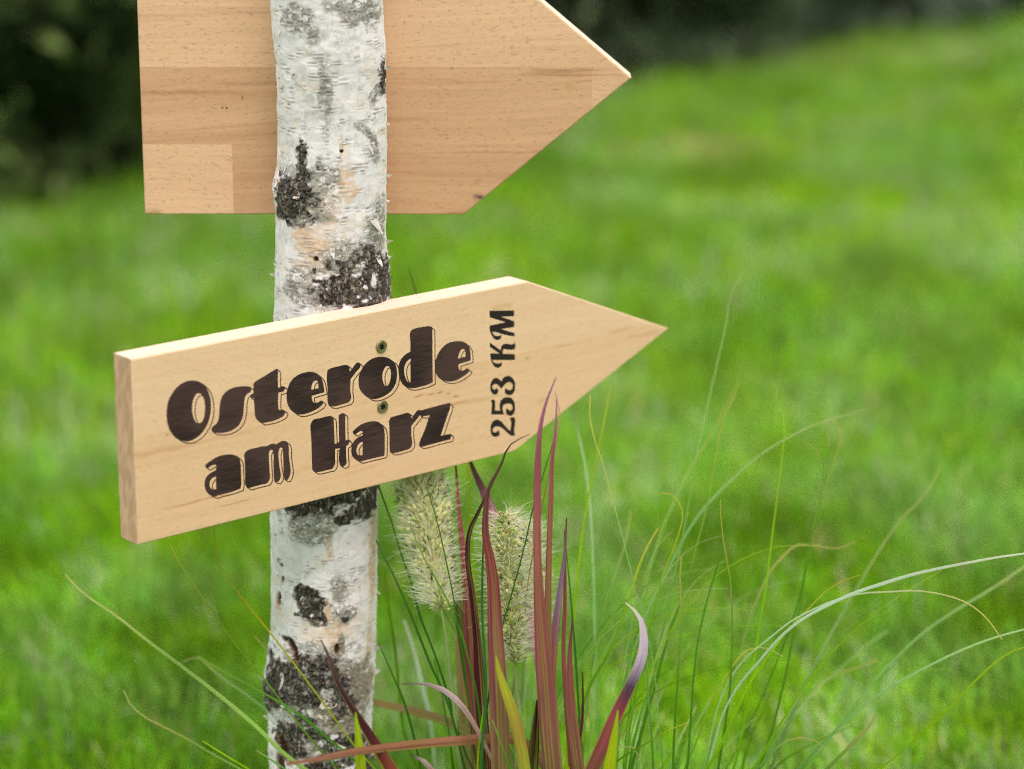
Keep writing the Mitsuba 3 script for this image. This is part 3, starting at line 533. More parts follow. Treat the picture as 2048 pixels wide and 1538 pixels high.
LETTERS = [("O", [[[50.81,25.08,0],[57.33,27.31,0],[61.75,30.97,0],[64.7,35.63,0],[66.19,40.57,0],[66.82,46.45,0],[66.43,51.43,0],[64.99,56.57,0],[62.31,61.48,0],[57.98,66.07,0],[52.47,68.98,0],[49.53,69.86,0],[45.8,70.03,0],[42.13,69.14,0],[37.69,66.84,0],[33.73,63.2,0],[30.84,58.7,0],[29.02,53.35,0],[28.45,47.18,0],[28.85,42.27,0],[30.29,36.84,0],[33.12,32.39,0],[37.15,28.5,0],[41.75,25.95,0],[46.71,24.88,0]],[[56.62,35.42,0],[59.65,37.4,0],[61.39,41.13,0],[62.04,45.93,0],[61.64,51.25,0],[60.44,55.71,0],[58.27,58.19,0],[55.97,58.65,0],[53.53,57.29,0],[51.39,53.65,0],[50.32,49.13,0],[50.27,44.82,0],[51.05,40.67,0],[52.84,37.05,0],[54.76,35.44,0]]]),
("s", [[[100.09,38.53,0],[102.41,39.49,0],[103.21,41.02,1],[102.53,42.42,0],[99.5,43.69,0],[97.53,45.51,0],[96.58,48.61,0],[95.99,53.6,0],[95.18,58.92,0],[93.56,62.99,0],[90.69,66.46,0],[86.37,68.55,0],[81.26,69.58,0],[75.77,69.43,0],[70.77,68.29,0],[67.88,67.01,0],[67.12,64.87,0],[68.43,63.13,0],[70.98,62.16,0],[72.72,60.5,0],[73.88,57.46,0],[74.44,53.22,0],[75.28,47.22,0],[76.46,43.47,0],[78.88,40.3,0],[82.74,38.11,0],[87.41,37.14,0],[93.33,37.31,0]]]),
("t", [[[126.63,29.52,1],[127.17,30.23,0],[127.27,37.38,0],[127.45,43.46,1],[127.63,44.77,1],[130.04,43.92,0],[132.64,44.21,1],[133.81,45.89,1],[132.55,47.5,0],[127.76,47.73,1],[127.21,52.04,0],[127.22,59.4,0],[127.59,61.68,1],[132.13,62.71,0],[133.4,64.24,0],[132.02,66.56,0],[128.06,68.03,0],[122.82,68.89,0],[117.19,68.93,0],[112.45,68.58,0],[109.08,66.29,0],[106.8,63.29,0],[106.1,58.4,0],[105.87,51.78,0],[105.43,48.05,1],[103.21,47.83,1],[102.21,45.64,1],[105.46,44.41,1],[105.68,37.17,1],[107.08,36.04,1]]]),
("e", [[[158.72,37.6,0],[163.08,39.44,0],[166.68,42.68,0],[168.46,45.46,0],[169.48,49.03,0],[170.13,52.84,0],[170.26,55.33,1],[158.46,55.96,1],[158.41,58.1,0],[159.62,61.09,0],[162.16,62.8,0],[164.0,62.83,0],[167.16,61.71,1],[169.24,63.11,1],[168.01,64.8,0],[164.65,66.65,0],[160.19,67.98,0],[154.66,68.8,0],[149.17,68.85,0],[144.82,67.88,0],[140.89,65.0,0],[137.72,61.34,0],[136.02,57.05,0],[135.62,51.79,0],[136.66,46.79,0],[138.57,42.87,0],[141.91,39.81,0],[146.32,37.85,0],[151.43,37.07,0],[155.44,37.11,0]],[[161.86,44.59,0],[164.04,45.29,0],[165.1,47.32,0],[165.37,51.67,1],[157.73,51.21,1],[158.46,48.58,0],[159.81,45.76,0]]]),
("r", [[[173.71,41.78,0],[174.33,38.96,0],[176.38,38.25,0],[183.06,37.82,0],[189.02,37.75,0],[192.38,38.21,0],[193.85,39.3,0],[194.82,43.5,1],[197.93,41.41,0],[201.37,38.3,0],[203.26,37.94,0],[204.93,39.38,1],[205.09,40.8,0],[200.49,44.96,0],[195.52,49.36,1],[194.91,57.94,0],[195.2,65.78,0],[193.29,67.61,1],[186.16,68.0,0],[178.7,68.02,0],[175.01,66.72,0],[174.13,64.7,0],[173.99,54.16,0]]]),
("o", [[[225.81,37.39,0],[230.37,38.65,0],[234.92,41.31,0],[238.33,44.4,0],[239.82,47.48,0],[240.54,51.69,0],[240.47,56.07,0],[239.25,60.57,0],[236.9,63.92,0],[233.39,66.75,0],[229.15,68.49,0],[224.54,69.38,0],[219.95,69.64,0],[215.78,68.87,0],[211.64,66.55,0],[207.54,62.99,0],[204.6,58.72,0],[203.55,54.17,0],[203.83,49.56,0],[205.6,45.53,0],[208.68,41.72,0],[212.5,38.98,0],[216.69,37.37,0],[221.25,36.92,0]],[[231.8,45.3,0],[234.06,47.41,0],[235.17,50.74,0],[235.11,54.49,0],[234.1,58.08,0],[232.33,60.9,0],[230.4,61.81,0],[228.13,60.14,0],[226.65,56.75,0],[226.13,53.21,0],[226.76,49.57,0],[228.33,46.72,0],[230.08,45.31,0]]]),
("d", [[[254.97,21.82,0],[258.15,20.52,0],[264.5,20.29,0],[270.86,20.61,0],[274.51,21.21,0],[275.96,22.55,0],[276.07,25.32,0],[276.12,43.74,0],[276.13,66.33,1],[270.38,67.53,0],[263.52,67.77,0],[258.05,67.89,0],[253.51,67.08,0],[249.01,64.79,0],[245.89,61.65,0],[243.7,57.22,0],[242.64,51.9,0],[242.93,47.19,0],[244.56,43.44,0],[247.52,40.66,0],[251.6,38.8,0],[254.55,38.21,1],[254.66,29.08,0],[254.27,23.9,0]],[[254.49,42.96,1],[254.47,62.82,1],[251.76,62.15,0],[249.53,59.36,0],[248.01,55.05,0],[247.62,50.57,0],[248.79,47.11,0],[251.08,44.57,0]]]),
("e", [[[302.9,37.89,0],[307.89,39.4,0],[311.55,41.88,0],[313.88,45.21,0],[314.7,49.08,0],[315.02,52.61,0],[314.84,55.39,1],[302.45,56.3,1],[302.27,58.4,0],[303.09,60.42,0],[305.42,62.69,0],[307.76,62.84,0],[310.11,61.92,0],[311.79,61.67,1],[313.79,63.37,1],[312.78,64.53,0],[309.41,66.34,0],[304.38,68.13,0],[299.37,69.1,0],[295.04,69.13,0],[290.4,68.17,0],[285.45,65.82,0],[281.85,62.79,0],[279.58,58.67,0],[279.13,54.35,0],[279.66,49.69,0],[281.34,45.75,0],[284.34,42.03,0],[288.31,39.27,0],[292.62,37.62,0],[297.92,37.32,0]],[[306.53,44.49,0],[308.86,45.42,0],[310.02,47.75,0],[310.33,51.8,1],[301.81,51.66,1],[302.66,48.88,0],[304.18,45.95,0]]]),
("a", [[[81.02,87.45,0],[84.98,88.5,0],[88.62,90.42,0],[90.99,93.28,0],[91.64,97.14,0],[91.78,102.5,0],[91.76,107.84,0],[91.59,113.16,0],[90.88,115.69,1],[85.29,116.4,0],[79.11,116.72,0],[71.44,116.71,0],[67.76,117.01,0],[64.76,115.58,0],[61.81,112.84,0],[59.95,109.54,0],[59.48,105.74,0],[60.05,102.68,0],[61.65,100.36,0],[64.44,98.81,0],[67.52,97.85,0],[69.67,97.49,1],[70.33,94.19,0],[69.38,92.59,1],[66.8,92.42,0],[63.72,93.38,0],[62.48,94.06,1],[61.0,93.1,0],[60.44,91.8,1],[62.31,90.46,0],[66.0,89.09,0],[70.32,87.57,0],[75.22,87.09,0]],[[69.51,101.97,1],[69.76,112.11,1],[67.93,112.13,0],[64.93,110.57,0],[63.5,108.16,0],[63.6,105.26,0],[64.89,103.14,0],[67.07,102.0,0]]]),
("m", [[[95.88,89.7,0],[96.94,88.46,0],[100.03,87.46,0],[106.85,87.34,0],[112.67,87.31,0],[116.09,87.92,1],[117.47,87.52,0],[119.9,86.97,0],[122.3,87.29,0],[124.69,88.34,1],[127.49,87.13,0],[130.28,86.64,0],[132.69,87.11,0],[135.07,89.19,0],[135.87,91.71,0],[135.88,97.92,0],[135.74,115.98,0],[134.29,117.76,1],[131.87,117.12,1],[131.45,113.32,0],[131.16,98.46,0],[130.79,93.08,0],[129.46,91.19,0],[127.72,91.15,0],[126.81,92.88,0],[126.69,103.48,0],[126.67,116.49,0],[125.25,117.54,1],[122.5,116.82,1],[122.13,111.42,0],[122.04,102.54,0],[121.95,93.69,0],[120.81,91.4,0],[119.09,91.07,0],[117.83,92.88,0],[117.49,98.69,0],[117.75,107.58,0],[117.75,113.48,0],[115.6,116.29,0],[111.11,116.55,0],[104.25,116.61,0],[100.82,116.78,0],[97.42,116.37,0],[96.12,114.34,0],[96.04,106.11,0],[95.91,94.38,0]]]),
("H", [[[157.86,77.47,0],[159.29,75.91,0],[166.09,75.52,0],[172.1,75.31,0],[176.51,75.8,0],[178.49,77.69,0],[178.64,79.74,0],[178.87,87.87,0],[179.25,98.42,1],[184.12,97.85,1],[183.97,76.36,1],[185.8,75.69,0],[188.63,75.89,0],[189.62,77.09,1],[189.63,86.55,0],[189.62,97.39,1],[192.67,97.64,1],[193.46,98.82,0],[192.19,101.29,1],[189.94,101.87,1],[189.76,110.34,0],[189.63,116.79,0],[187.37,117.7,0],[184.95,116.87,1],[184.17,115.01,0],[184.23,102.61,1],[179.58,102.04,1],[179.24,108.25,0],[178.91,114.29,0],[177.23,117.01,0],[171.15,117.48,0],[164.31,117.45,0],[160.71,116.89,0],[158.35,114.89,0],[158.05,110.78,0],[157.78,97.25,0],[157.63,87.14,0]]]),
("a", [[[218.43,87.81,0],[221.76,89.13,0],[225.07,91.97,0],[227.04,94.83,0],[227.66,98.0,0],[227.7,106.33,0],[227.4,114.61,0],[227.03,117.04,1],[221.3,117.02,0],[214.6,116.93,0],[207.25,116.99,0],[203.92,117.02,0],[200.63,115.12,0],[197.69,112.88,0],[195.93,109.77,0],[195.5,106.1,0],[196.23,102.94,0],[197.93,100.25,0],[200.62,98.3,0],[203.95,97.29,0],[206.78,96.88,1],[206.66,93.96,0],[205.43,92.41,1],[202.7,92.93,0],[199.37,94.35,1],[197.73,93.35,0],[197.1,91.99,1],[198.44,91.01,0],[201.44,89.39,0],[205.12,87.89,0],[210.44,87.26,0],[214.77,87.25,0]],[[206.53,101.65,1],[206.49,112.97,1],[203.01,112.28,0],[200.71,110.72,0],[199.94,107.8,0],[200.49,104.88,0],[202.19,102.73,0],[204.53,101.68,0]]]),
("r", [[[233.02,89.38,0],[233.96,88.04,0],[237.67,87.53,0],[245.1,87.25,0],[250.69,87.08,0],[252.55,87.89,0],[253.65,89.32,0],[254.92,92.61,1],[256.63,90.49,0],[259.28,88.23,0],[261.18,86.91,0],[262.68,86.88,0],[263.22,88.67,0],[263.01,90.77,1],[259.22,94.03,0],[254.29,97.99,1],[254.03,104.36,0],[254.09,114.8,0],[251.82,116.5,1],[244.7,116.79,0],[238.37,116.92,0],[235.4,116.48,0],[233.56,115.36,0],[233.05,112.51,0],[233.0,103.36,0],[232.95,94.23,0]]]),
("z", [[[264.17,87.68,1],[273.23,87.23,0],[284.63,86.82,0],[293.03,86.84,1],[293.98,87.78,1],[293.58,90.33,0],[290.27,97.43,0],[283.65,111.93,1],[288.24,112.35,0],[293.61,112.45,1],[294.56,113.72,1],[293.57,116.64,1],[284.37,116.71,0],[272.94,117.11,0],[265.36,117.16,1],[262.92,116.38,0],[262.29,114.87,1],[263.92,111.19,0],[268.53,103.47,0],[273.18,92.68,1],[267.51,92.47,0],[264.13,91.9,1],[263.33,89.3,1]]]),
("M", [[[334.94,18.11,1],[360.26,21.81,1],[360.26,26.53,1],[345.7,24.42,1],[360.5,30.74,1],[360.5,35.29,1],[346.16,34.85,1],[360.74,40.54,1],[360.74,43.23,1],[359.58,43.04,1],[345.69,38.29,0],[341.55,36.41,0],[337.42,35.47,1],[337.88,36.81,0],[339.71,38.92,0],[342.47,40.11,0],[345.23,40.21,0],[347.3,40.19,1],[346.61,41.89,0],[344.77,43.22,0],[342.46,43.19,0],[339.71,41.64,0],[337.41,38.9,0],[335.82,35.74,0],[334.91,32.34,0],[335.37,30.25,1],[343.86,30.2,0],[352.16,30.18,1],[335.16,23.37,1]]]),
("K", [[[335.11,44.31,1],[346.6,52.8,1],[346.84,50.65,0],[347.99,48.67,0],[349.84,47.89,0],[354.01,48.59,0],[359.12,49.64,0],[360.52,49.33,0],[361.21,48.35,1],[361.68,50.25,0],[361.68,52.45,0],[360.52,53.89,0],[357.73,53.78,0],[349.84,51.89,1],[348.68,52.42,0],[348.45,53.84,0],[348.45,55.74,1],[361.22,58.22,1],[361.23,62.98,1],[337.38,58.85,1],[338.29,60.47,0],[340.59,62.14,0],[343.82,63.07,0],[347.75,62.84,1],[347.29,64.95,0],[345.21,66.23,0],[342.89,66.37,0],[340.13,64.79,0],[337.83,61.84,0],[336.23,58.29,0],[335.55,53.27,1],[345.68,55.12,1],[335.1,47.57,1]]]),
("3", [[[346.95,78.78,1],[349.12,76.13,0],[352.49,75.02,0],[355.86,75.62,0],[359.25,78.31,0],[361.19,81.71,0],[361.43,85.95,0],[360.47,89.6,0],[357.8,91.41,0],[353.93,90.89,0],[351.52,89.12,0],[350.8,86.7,0],[351.76,84.97,1],[353.45,86.42,0],[355.87,87.43,0],[358.28,86.91,0],[359.25,84.8,0],[358.28,81.95,0],[355.38,80.37,0],[352.0,80.83,0],[349.11,82.59,0],[346.95,84.56,1],[344.79,81.81,0],[341.91,79.78,0],[339.04,79.45,0],[337.36,80.85,0],[337.84,82.84,0],[339.99,84.17,0],[342.39,83.28,1],[343.58,85.01,0],[343.1,87.21,0],[340.94,88.14,0],[338.55,87.52,0],[336.64,85.27,0],[335.69,82.07,0],[335.94,78.32,0],[337.61,75.78,0],[340.48,74.59,0],[343.36,75.29,0],[345.75,77.24,0]]]),
("5", [[[335.91,92.16,1],[339.5,92.63,0],[340.45,94.33,1],[340.2,101.71,1],[346.21,102.84,1],[345.25,99.03,0],[345.74,96.07,0],[347.66,93.75,0],[351.04,92.65,0],[354.9,93.17,0],[358.29,94.94,0],[360.96,98.88,0],[361.45,103.18,0],[360.73,106.89,0],[358.3,108.74,0],[354.91,108.48,0],[352.48,106.49,0],[352.0,103.72,0],[353.21,102.04,1],[354.42,103.41,0],[356.36,104.73,0],[358.3,104.13,0],[359.02,101.97,0],[358.05,99.87,0],[355.39,98.42,0],[352.0,97.99,0],[349.11,98.6,0],[348.14,100.71,0],[348.62,103.48,0],[349.58,106.53,1],[336.6,104.09,1],[336.6,102.38,0],[337.09,97.52,0],[336.86,93.67,0]]]),
("2", [[[356.12,111.01,1],[358.3,110.66,0],[360.73,111.31,0],[361.71,113.22,0],[361.47,116.64,0],[360.74,120.35,0],[360.74,124.2,0],[361.48,126.27,1],[358.8,126.34,0],[355.88,124.81,0],[352.97,122.32,0],[349.1,118.51,0],[345.72,116.33,0],[341.86,115.02,0],[338.98,115.42,0],[337.78,117.11,0],[338.25,119.11,0],[340.17,120.05,0],[342.34,119.9,0],[343.79,118.83,1],[344.99,120.79,0],[344.75,123.04,0],[342.33,123.73,0],[339.45,123.36,0],[336.81,121.13,0],[335.85,117.5,0],[336.1,113.73,0],[337.55,110.95,0],[340.43,109.58,0],[343.8,110.03,0],[347.17,112.39,0],[350.55,116.1,0],[353.94,119.82,0],[356.61,121.87,1],[357.34,118.54,0],[357.58,114.74,0],[356.6,111.87,0]]])]



def smooth_loop(pts):
    """closed outline through the points, curved except at corners (third value 1)"""
    P = np.array([p[:2] for p in pts], float)
    C = np.array([p[2] for p in pts], bool)
    n, out = len(P), []
    for i in range(n):
        p0, p1, p2, p3 = P[i - 1], P[i], P[(i + 1) % n], P[(i + 2) % n]
        d = np.linalg.norm(p2 - p1)

        def tangent(a, b, c):
            l1, l2 = np.linalg.norm(b - a), np.linalg.norm(c - b)
            return ((b - a) / max(l1, 1e-6) * l2 + (c - b) / max(l2, 1e-6) * l1) / max(l1 + l2, 1e-6) * d
        m1 = (p2 - p1) if C[i] else tangent(p0, p1, p2)
        m2 = (p2 - p1) if C[(i + 1) % n] else tangent(p1, p2, p3)
        for t in np.linspace(0, 1, 7)[:-1]:
            out.append((2 * t ** 3 - 3 * t ** 2 + 1) * p1 + (t ** 3 - 2 * t ** 2 + t) * m1 + (-2 * t ** 3 + 3 * t ** 2) * p2 + (t ** 3 - t ** 2) * m2)
    return shapely.Polygon(out).buffer(0)


def sheet(shape, thick, proud, mat, key):
    """a flat 2D shape (mm) laid on the face of the lower sign"""
    ms = []
    for g in getattr(shape, 'geoms', [shape]):
        if g.area < 0.02: continue
        e = trimesh.creation.extrude_polygon(g.simplify(0.03), thick, engine='earcut')
        ms.append(e)
    m = trimesh.util.concatenate(ms)
    v = np.array(m.vertices)
    v = np.stack([v[:, 0] / 1000, v[:, 1] / 1000, -(v[:, 2] - thick * 0.5 + proud)], -1)
    t = trimesh.Trimesh(to_world(v, O1, U1, V1, W1), m.faces, process=False)
    scene[key] = mikit.ply(t, mat)


shapes = []
for ch, loops in LETTERS:
    s = smooth_loop(loops[0])
    for h in loops[1:]:
        s = s.difference(smooth_loop(h))
    shapes.append((ch, s))
town = shapely.union_all([s for c, s in shapes[:14]]).buffer(0.12)
DROP = (2.65, 2.15)
for i, (ch, s) in enumerate(shapes):
    key = part('arrow_sign__letter')
    if i >= 14:
        sheet(s.buffer(0.12), 0.00018, 0.0001, 'black_ink', key)
        continue
    sheet(s.buffer(0.1), 0.00018, 0.0001, 'burnt_wood', key)
    sweep = shapely.union_all([aff.translate(s, DROP[0] * t, DROP[1] * t) for t in np.linspace(0, 1, 22)]).buffer(0.12).buffer(-0.12)
    line = sweep.boundary.buffer(0.40).difference(town)
    line = shapely.MultiPolygon([g for g in getattr(line, 'geoms', [line]) if g.area > 0.6]) if not line.is_empty else line
    if not line.is_empty:
        sheet(line, 0.00016, 0.00007, 'burnt_wood', key + '__drop_line')

# screws: countersunk brass-coloured heads with a star recess
scene['screw_metal'] = {'type': 'principled', 'base_color': {'type': 'rgb', 'value': [0.40, 0.33, 0.20]}, 'metallic': 0.9, 'roughness': 0.42}
scene['screw_dark'] = {'type': 'diffuse', 'reflectance': {'type': 'rgb', 'value': [0.02, 0.018, 0.012]}}


def screw(u, v, turn):
    a = np.arange(96) / 96 * 2 * np.pi
    r = 0.0030 + 0.0007 * np.cos(6 * (a + turn))
    star = m3.CrossSection([np.stack([r * np.cos(a) * 0.78, r * np.sin(a) * 0.78], -1)])
    head = m3.Manifold.revolve(m3.CrossSection([np.array([[0, -0.004], [0.0016, -0.004], [0.0050, 0.0], [0.0053, 0.0004], [0.0051, 0.0011], [0.0046, 0.0015], [0.0030, 0.00135], [0, 0.00135]])]), 64)
    hole = m3.Manifold.extrude(star, 0.01).translate([0, 0, 0.0003])
    m = (head - hole).to_mesh()
    p = np.array(m.vert_properties[:, :3], float)
    p = np.stack([p[:, 0] + u, p[:, 1] + v, -p[:, 2]], -1)
    key = part('arrow_sign__screw')
    t = trimesh.Trimesh(to_world(p, O1, U1, V1, W1), m.tri_verts, process=False)
    if t.volume < 0: t.invert()
    scene[key] = mikit.ply(t, 'screw_metal', smooth=35)
    d = trimesh.creation.cylinder(0.0030, 0.0004, sections=24)
    q = np.array(d.vertices) + [u, v, -0.0004]
    scene[key + '__recess'] = mikit.ply((to_world(q, O1, U1, V1, W1), d.faces), 'screw_dark')


screw(0.2254, 0.0288, 0.2)
screw(0.2259, 0.0770, 0.5)

# upper sign: larger, glued up from staves, on the far side of the trunk
O2 = np.array([-0.2921, 2.0790, 0.8930])
U2, V2, W2 = np.array([1.0, 0, 0]), np.array([0, 0, -1.0]), np.array([0, 1.0, 0])
TONES2 = [(0.77, 0.515, 0.315), (0.49, 0.262, 0.132), (0.33, 0.15, 0.065), (0.46, 0.22, 0.11)]
RED, DK = (0.40, 0.20, 0.10), (0.06, 0.035, 0.025)
MARKS2 = [(0.035, 0.1315, 0.050, 0.0022, RED, 0.65), (0.10, 0.1245, 0.045, 0.0018, RED, 0.4), (0.335, 0.1135, 0.028, 0.0010, RED, 0.7), (0.336, 0.1175, 0.030, 0.0008, RED, 0.7), (0.325, 0.1155, 0.022, 0.0016, RED, 0.5),
          (0.170, 0.1795, 0.07, 0.0012, RED, 0.25), (0.30, 0.179, 0.06, 0.0012, RED, 0.5), (0.0640, 0.1440, 0.0011, 0.0006, DK, 0.9), (0.0675, 0.1442, 0.0010, 0.0008, DK, 0.9), (0.0800, 0.1350, 0.0007, 0.0008, DK, 0.8),
          (0.338, 0.126, 0.004, 0.003, (0.50, 0.30, 0.10), 0.5), (0.2655, 0.2150, 0.0045, 0.0022, (0.16, 0.09, 0.07), 0.9), (0.250, 0.2275, 0.010, 0.0018, (0.42, 0.22, 0.08), 0.6), (0.006, 0.2275, 0.007, 0.0028, (0.30, 0.20, 0.06), 0.6), (0.175, 0.097, 0.0012, 0.0009, DK, 0.5), (0.245, 0.112, 0.0008, 0.001, DK, 0.5), (0.208, 0.076, 0.001, 0.001, RED, 0.8), (0.15, 0.095, 0.025, 0.004, (0.55, 0.36, 0.16), 0.35)]
wood_mat('beech_upper', O2, U2, V2, TONES2, 11.0, 0.45, 0.5, MARKS2)
P2 = [(0, 0), (0.2440, 0), (0.3858, 0.1199), (0.2667, 0.2160), (0.2539, 0.2290), (0, 0.2290)]
S2 = slab(P2, 0.027)
tag('arrow_sign_001', 'upper plain beech arrow sign behind the birch trunk, without any lettering', 'sign', 'arrow signs on the birch post')
J1, J2 = 0.1112, 0.1727
for (x0, x1, y0, y1, tone, off) in (
        (-0.1, 0.3528, -0.1, 0.055, 0.30, 0.15), (-0.1, 0.3528, 0.055, J1, 0.10, 0.62), (0.3528, 0.6, -0.1, J1, 0.35, 0.40),
        (-0.1, 0.3551, J1, J2, 0.52, 0.83), (0.3551, 0.6, J1, J2, 0.30, 0.11), (-0.1, 0.0707, J2, 0.4, 0.02, 0.33), (0.0707, 0.6, J2, 0.4, 0.66, 0.52)):
    stave('arrow_sign_001__stave', S2, x0, x1, y0, y1, O2, U2, V2, W2, 'beech_upper', tone, off)

# ------------------------------------------------------------------ grasses in front of and behind the post
PAL = {
    'pale': [(150, 175, 110), (120, 160, 80), (90, 135, 50)], 'tanpale': [(170, 165, 90), (130, 160, 80), (100, 140, 60)],
    'tandark': [(170, 160, 80), (110, 145, 55), (80, 125, 35), (70, 120, 30)], 'green': [(120, 150, 60), (75, 130, 40), (60, 115, 25)],
    'bright': [(150, 175, 60), (115, 165, 20), (95, 150, 15)], 'palegreen': [(165, 170, 110), (125, 170, 100), (95, 145, 60)],
    'yellow': [(175, 170, 70), (150, 170, 40), (100, 150, 35), (90, 135, 25), (85, 130, 25)], 'tan': [(165, 165, 105), (165, 160, 95), (125, 150, 75), (105, 145, 60)],
    'silver': [(200, 205, 180), (185, 210, 185), (150, 180, 130)], 'silvertip': [(190, 170, 90), (180, 205, 165), (120, 165, 90)],
    'silver2': [(165, 195, 140), (140, 185, 115), (95, 145, 70)], 'yellowgreen': [(160, 180, 50), (135, 175, 15), (110, 155, 15)],
    'greytan': [(160, 160, 95), (125, 155, 95), (90, 120, 60)], 'brighttip': [(165, 150, 60), (130, 180, 25), (100, 150, 20)],
    'thin': [(190, 180, 90), (125, 170, 85), (75, 125, 50)], 'orange': [(180, 180, 120), (175, 170, 60), (130, 155, 50), (110, 150, 40)],
    'dark': [(80, 110, 50), (55, 95, 35), (50, 90, 25)], 'olive': [(110, 140, 30), (95, 130, 25), (80, 120, 25)],
    'blue': [(70, 100, 50), (60, 100, 60), (50, 95, 40)], 'lightgreen': [(175, 180, 110), (155, 190, 100), (135, 175, 80)],
    'gold': [(110, 90, 60), (190, 165, 40), (140, 160, 40), (120, 150, 30)],
    'red': [(165, 105, 135), (135, 62, 85), (145, 68, 78), (135, 62, 68), (125, 68, 66), (122, 85, 62)], 'darkred': [(60, 55, 40), (75, 45, 55), (128, 40, 58), (122, 52, 68), (128, 72, 72), (125, 98, 62)],
    'wine': [(140, 50, 60), (135, 50, 65), (120, 50, 60), (115, 70, 55)], 'blackred': [(60, 45, 35), (40, 25, 30), (75, 30, 40), (95, 45, 50)],
    'pink': [(60, 25, 35), (150, 85, 120), (170, 115, 145), (170, 110, 120)], 'greytip': [(90, 60, 60), (120, 95, 125), (130, 45, 50), (110, 80, 55)],
    'rust': [(80, 55, 60), (130, 60, 65), (125, 70, 65), (115, 75, 60)], 'lavender': [(200, 195, 170), (190, 175, 195), (185, 165, 195), (80, 60, 80), (150, 60, 70), (140, 70, 68), (125, 78, 60)],
    'plum': [(90, 60, 70), (70, 40, 50), (75, 35, 45), (140, 65, 40)], 'brown': [(150, 95, 80), (160, 100, 75), (150, 105, 75)],
    'oliverust': [(150, 125, 75), (140, 120, 75), (120, 125, 65)], 'limerust': [(150, 160, 50), (160, 165, 50), (155, 130, 60), (150, 165, 50)],
    'lime': [(150, 190, 30), (165, 190, 25), (165, 185, 20)], 'redtip': [(80, 85, 50), (150, 50, 45), (100, 50, 40), (80, 80, 40), (70, 90, 35)],
    'mauve': [(60, 55, 50), (190, 160, 175), (150, 110, 110)], 'blackgreen': [(30, 25, 20), (50, 40, 25), (70, 80, 30)], 'strawthin': [(180, 150, 110), (170, 140, 100), (150, 120, 80)],
}

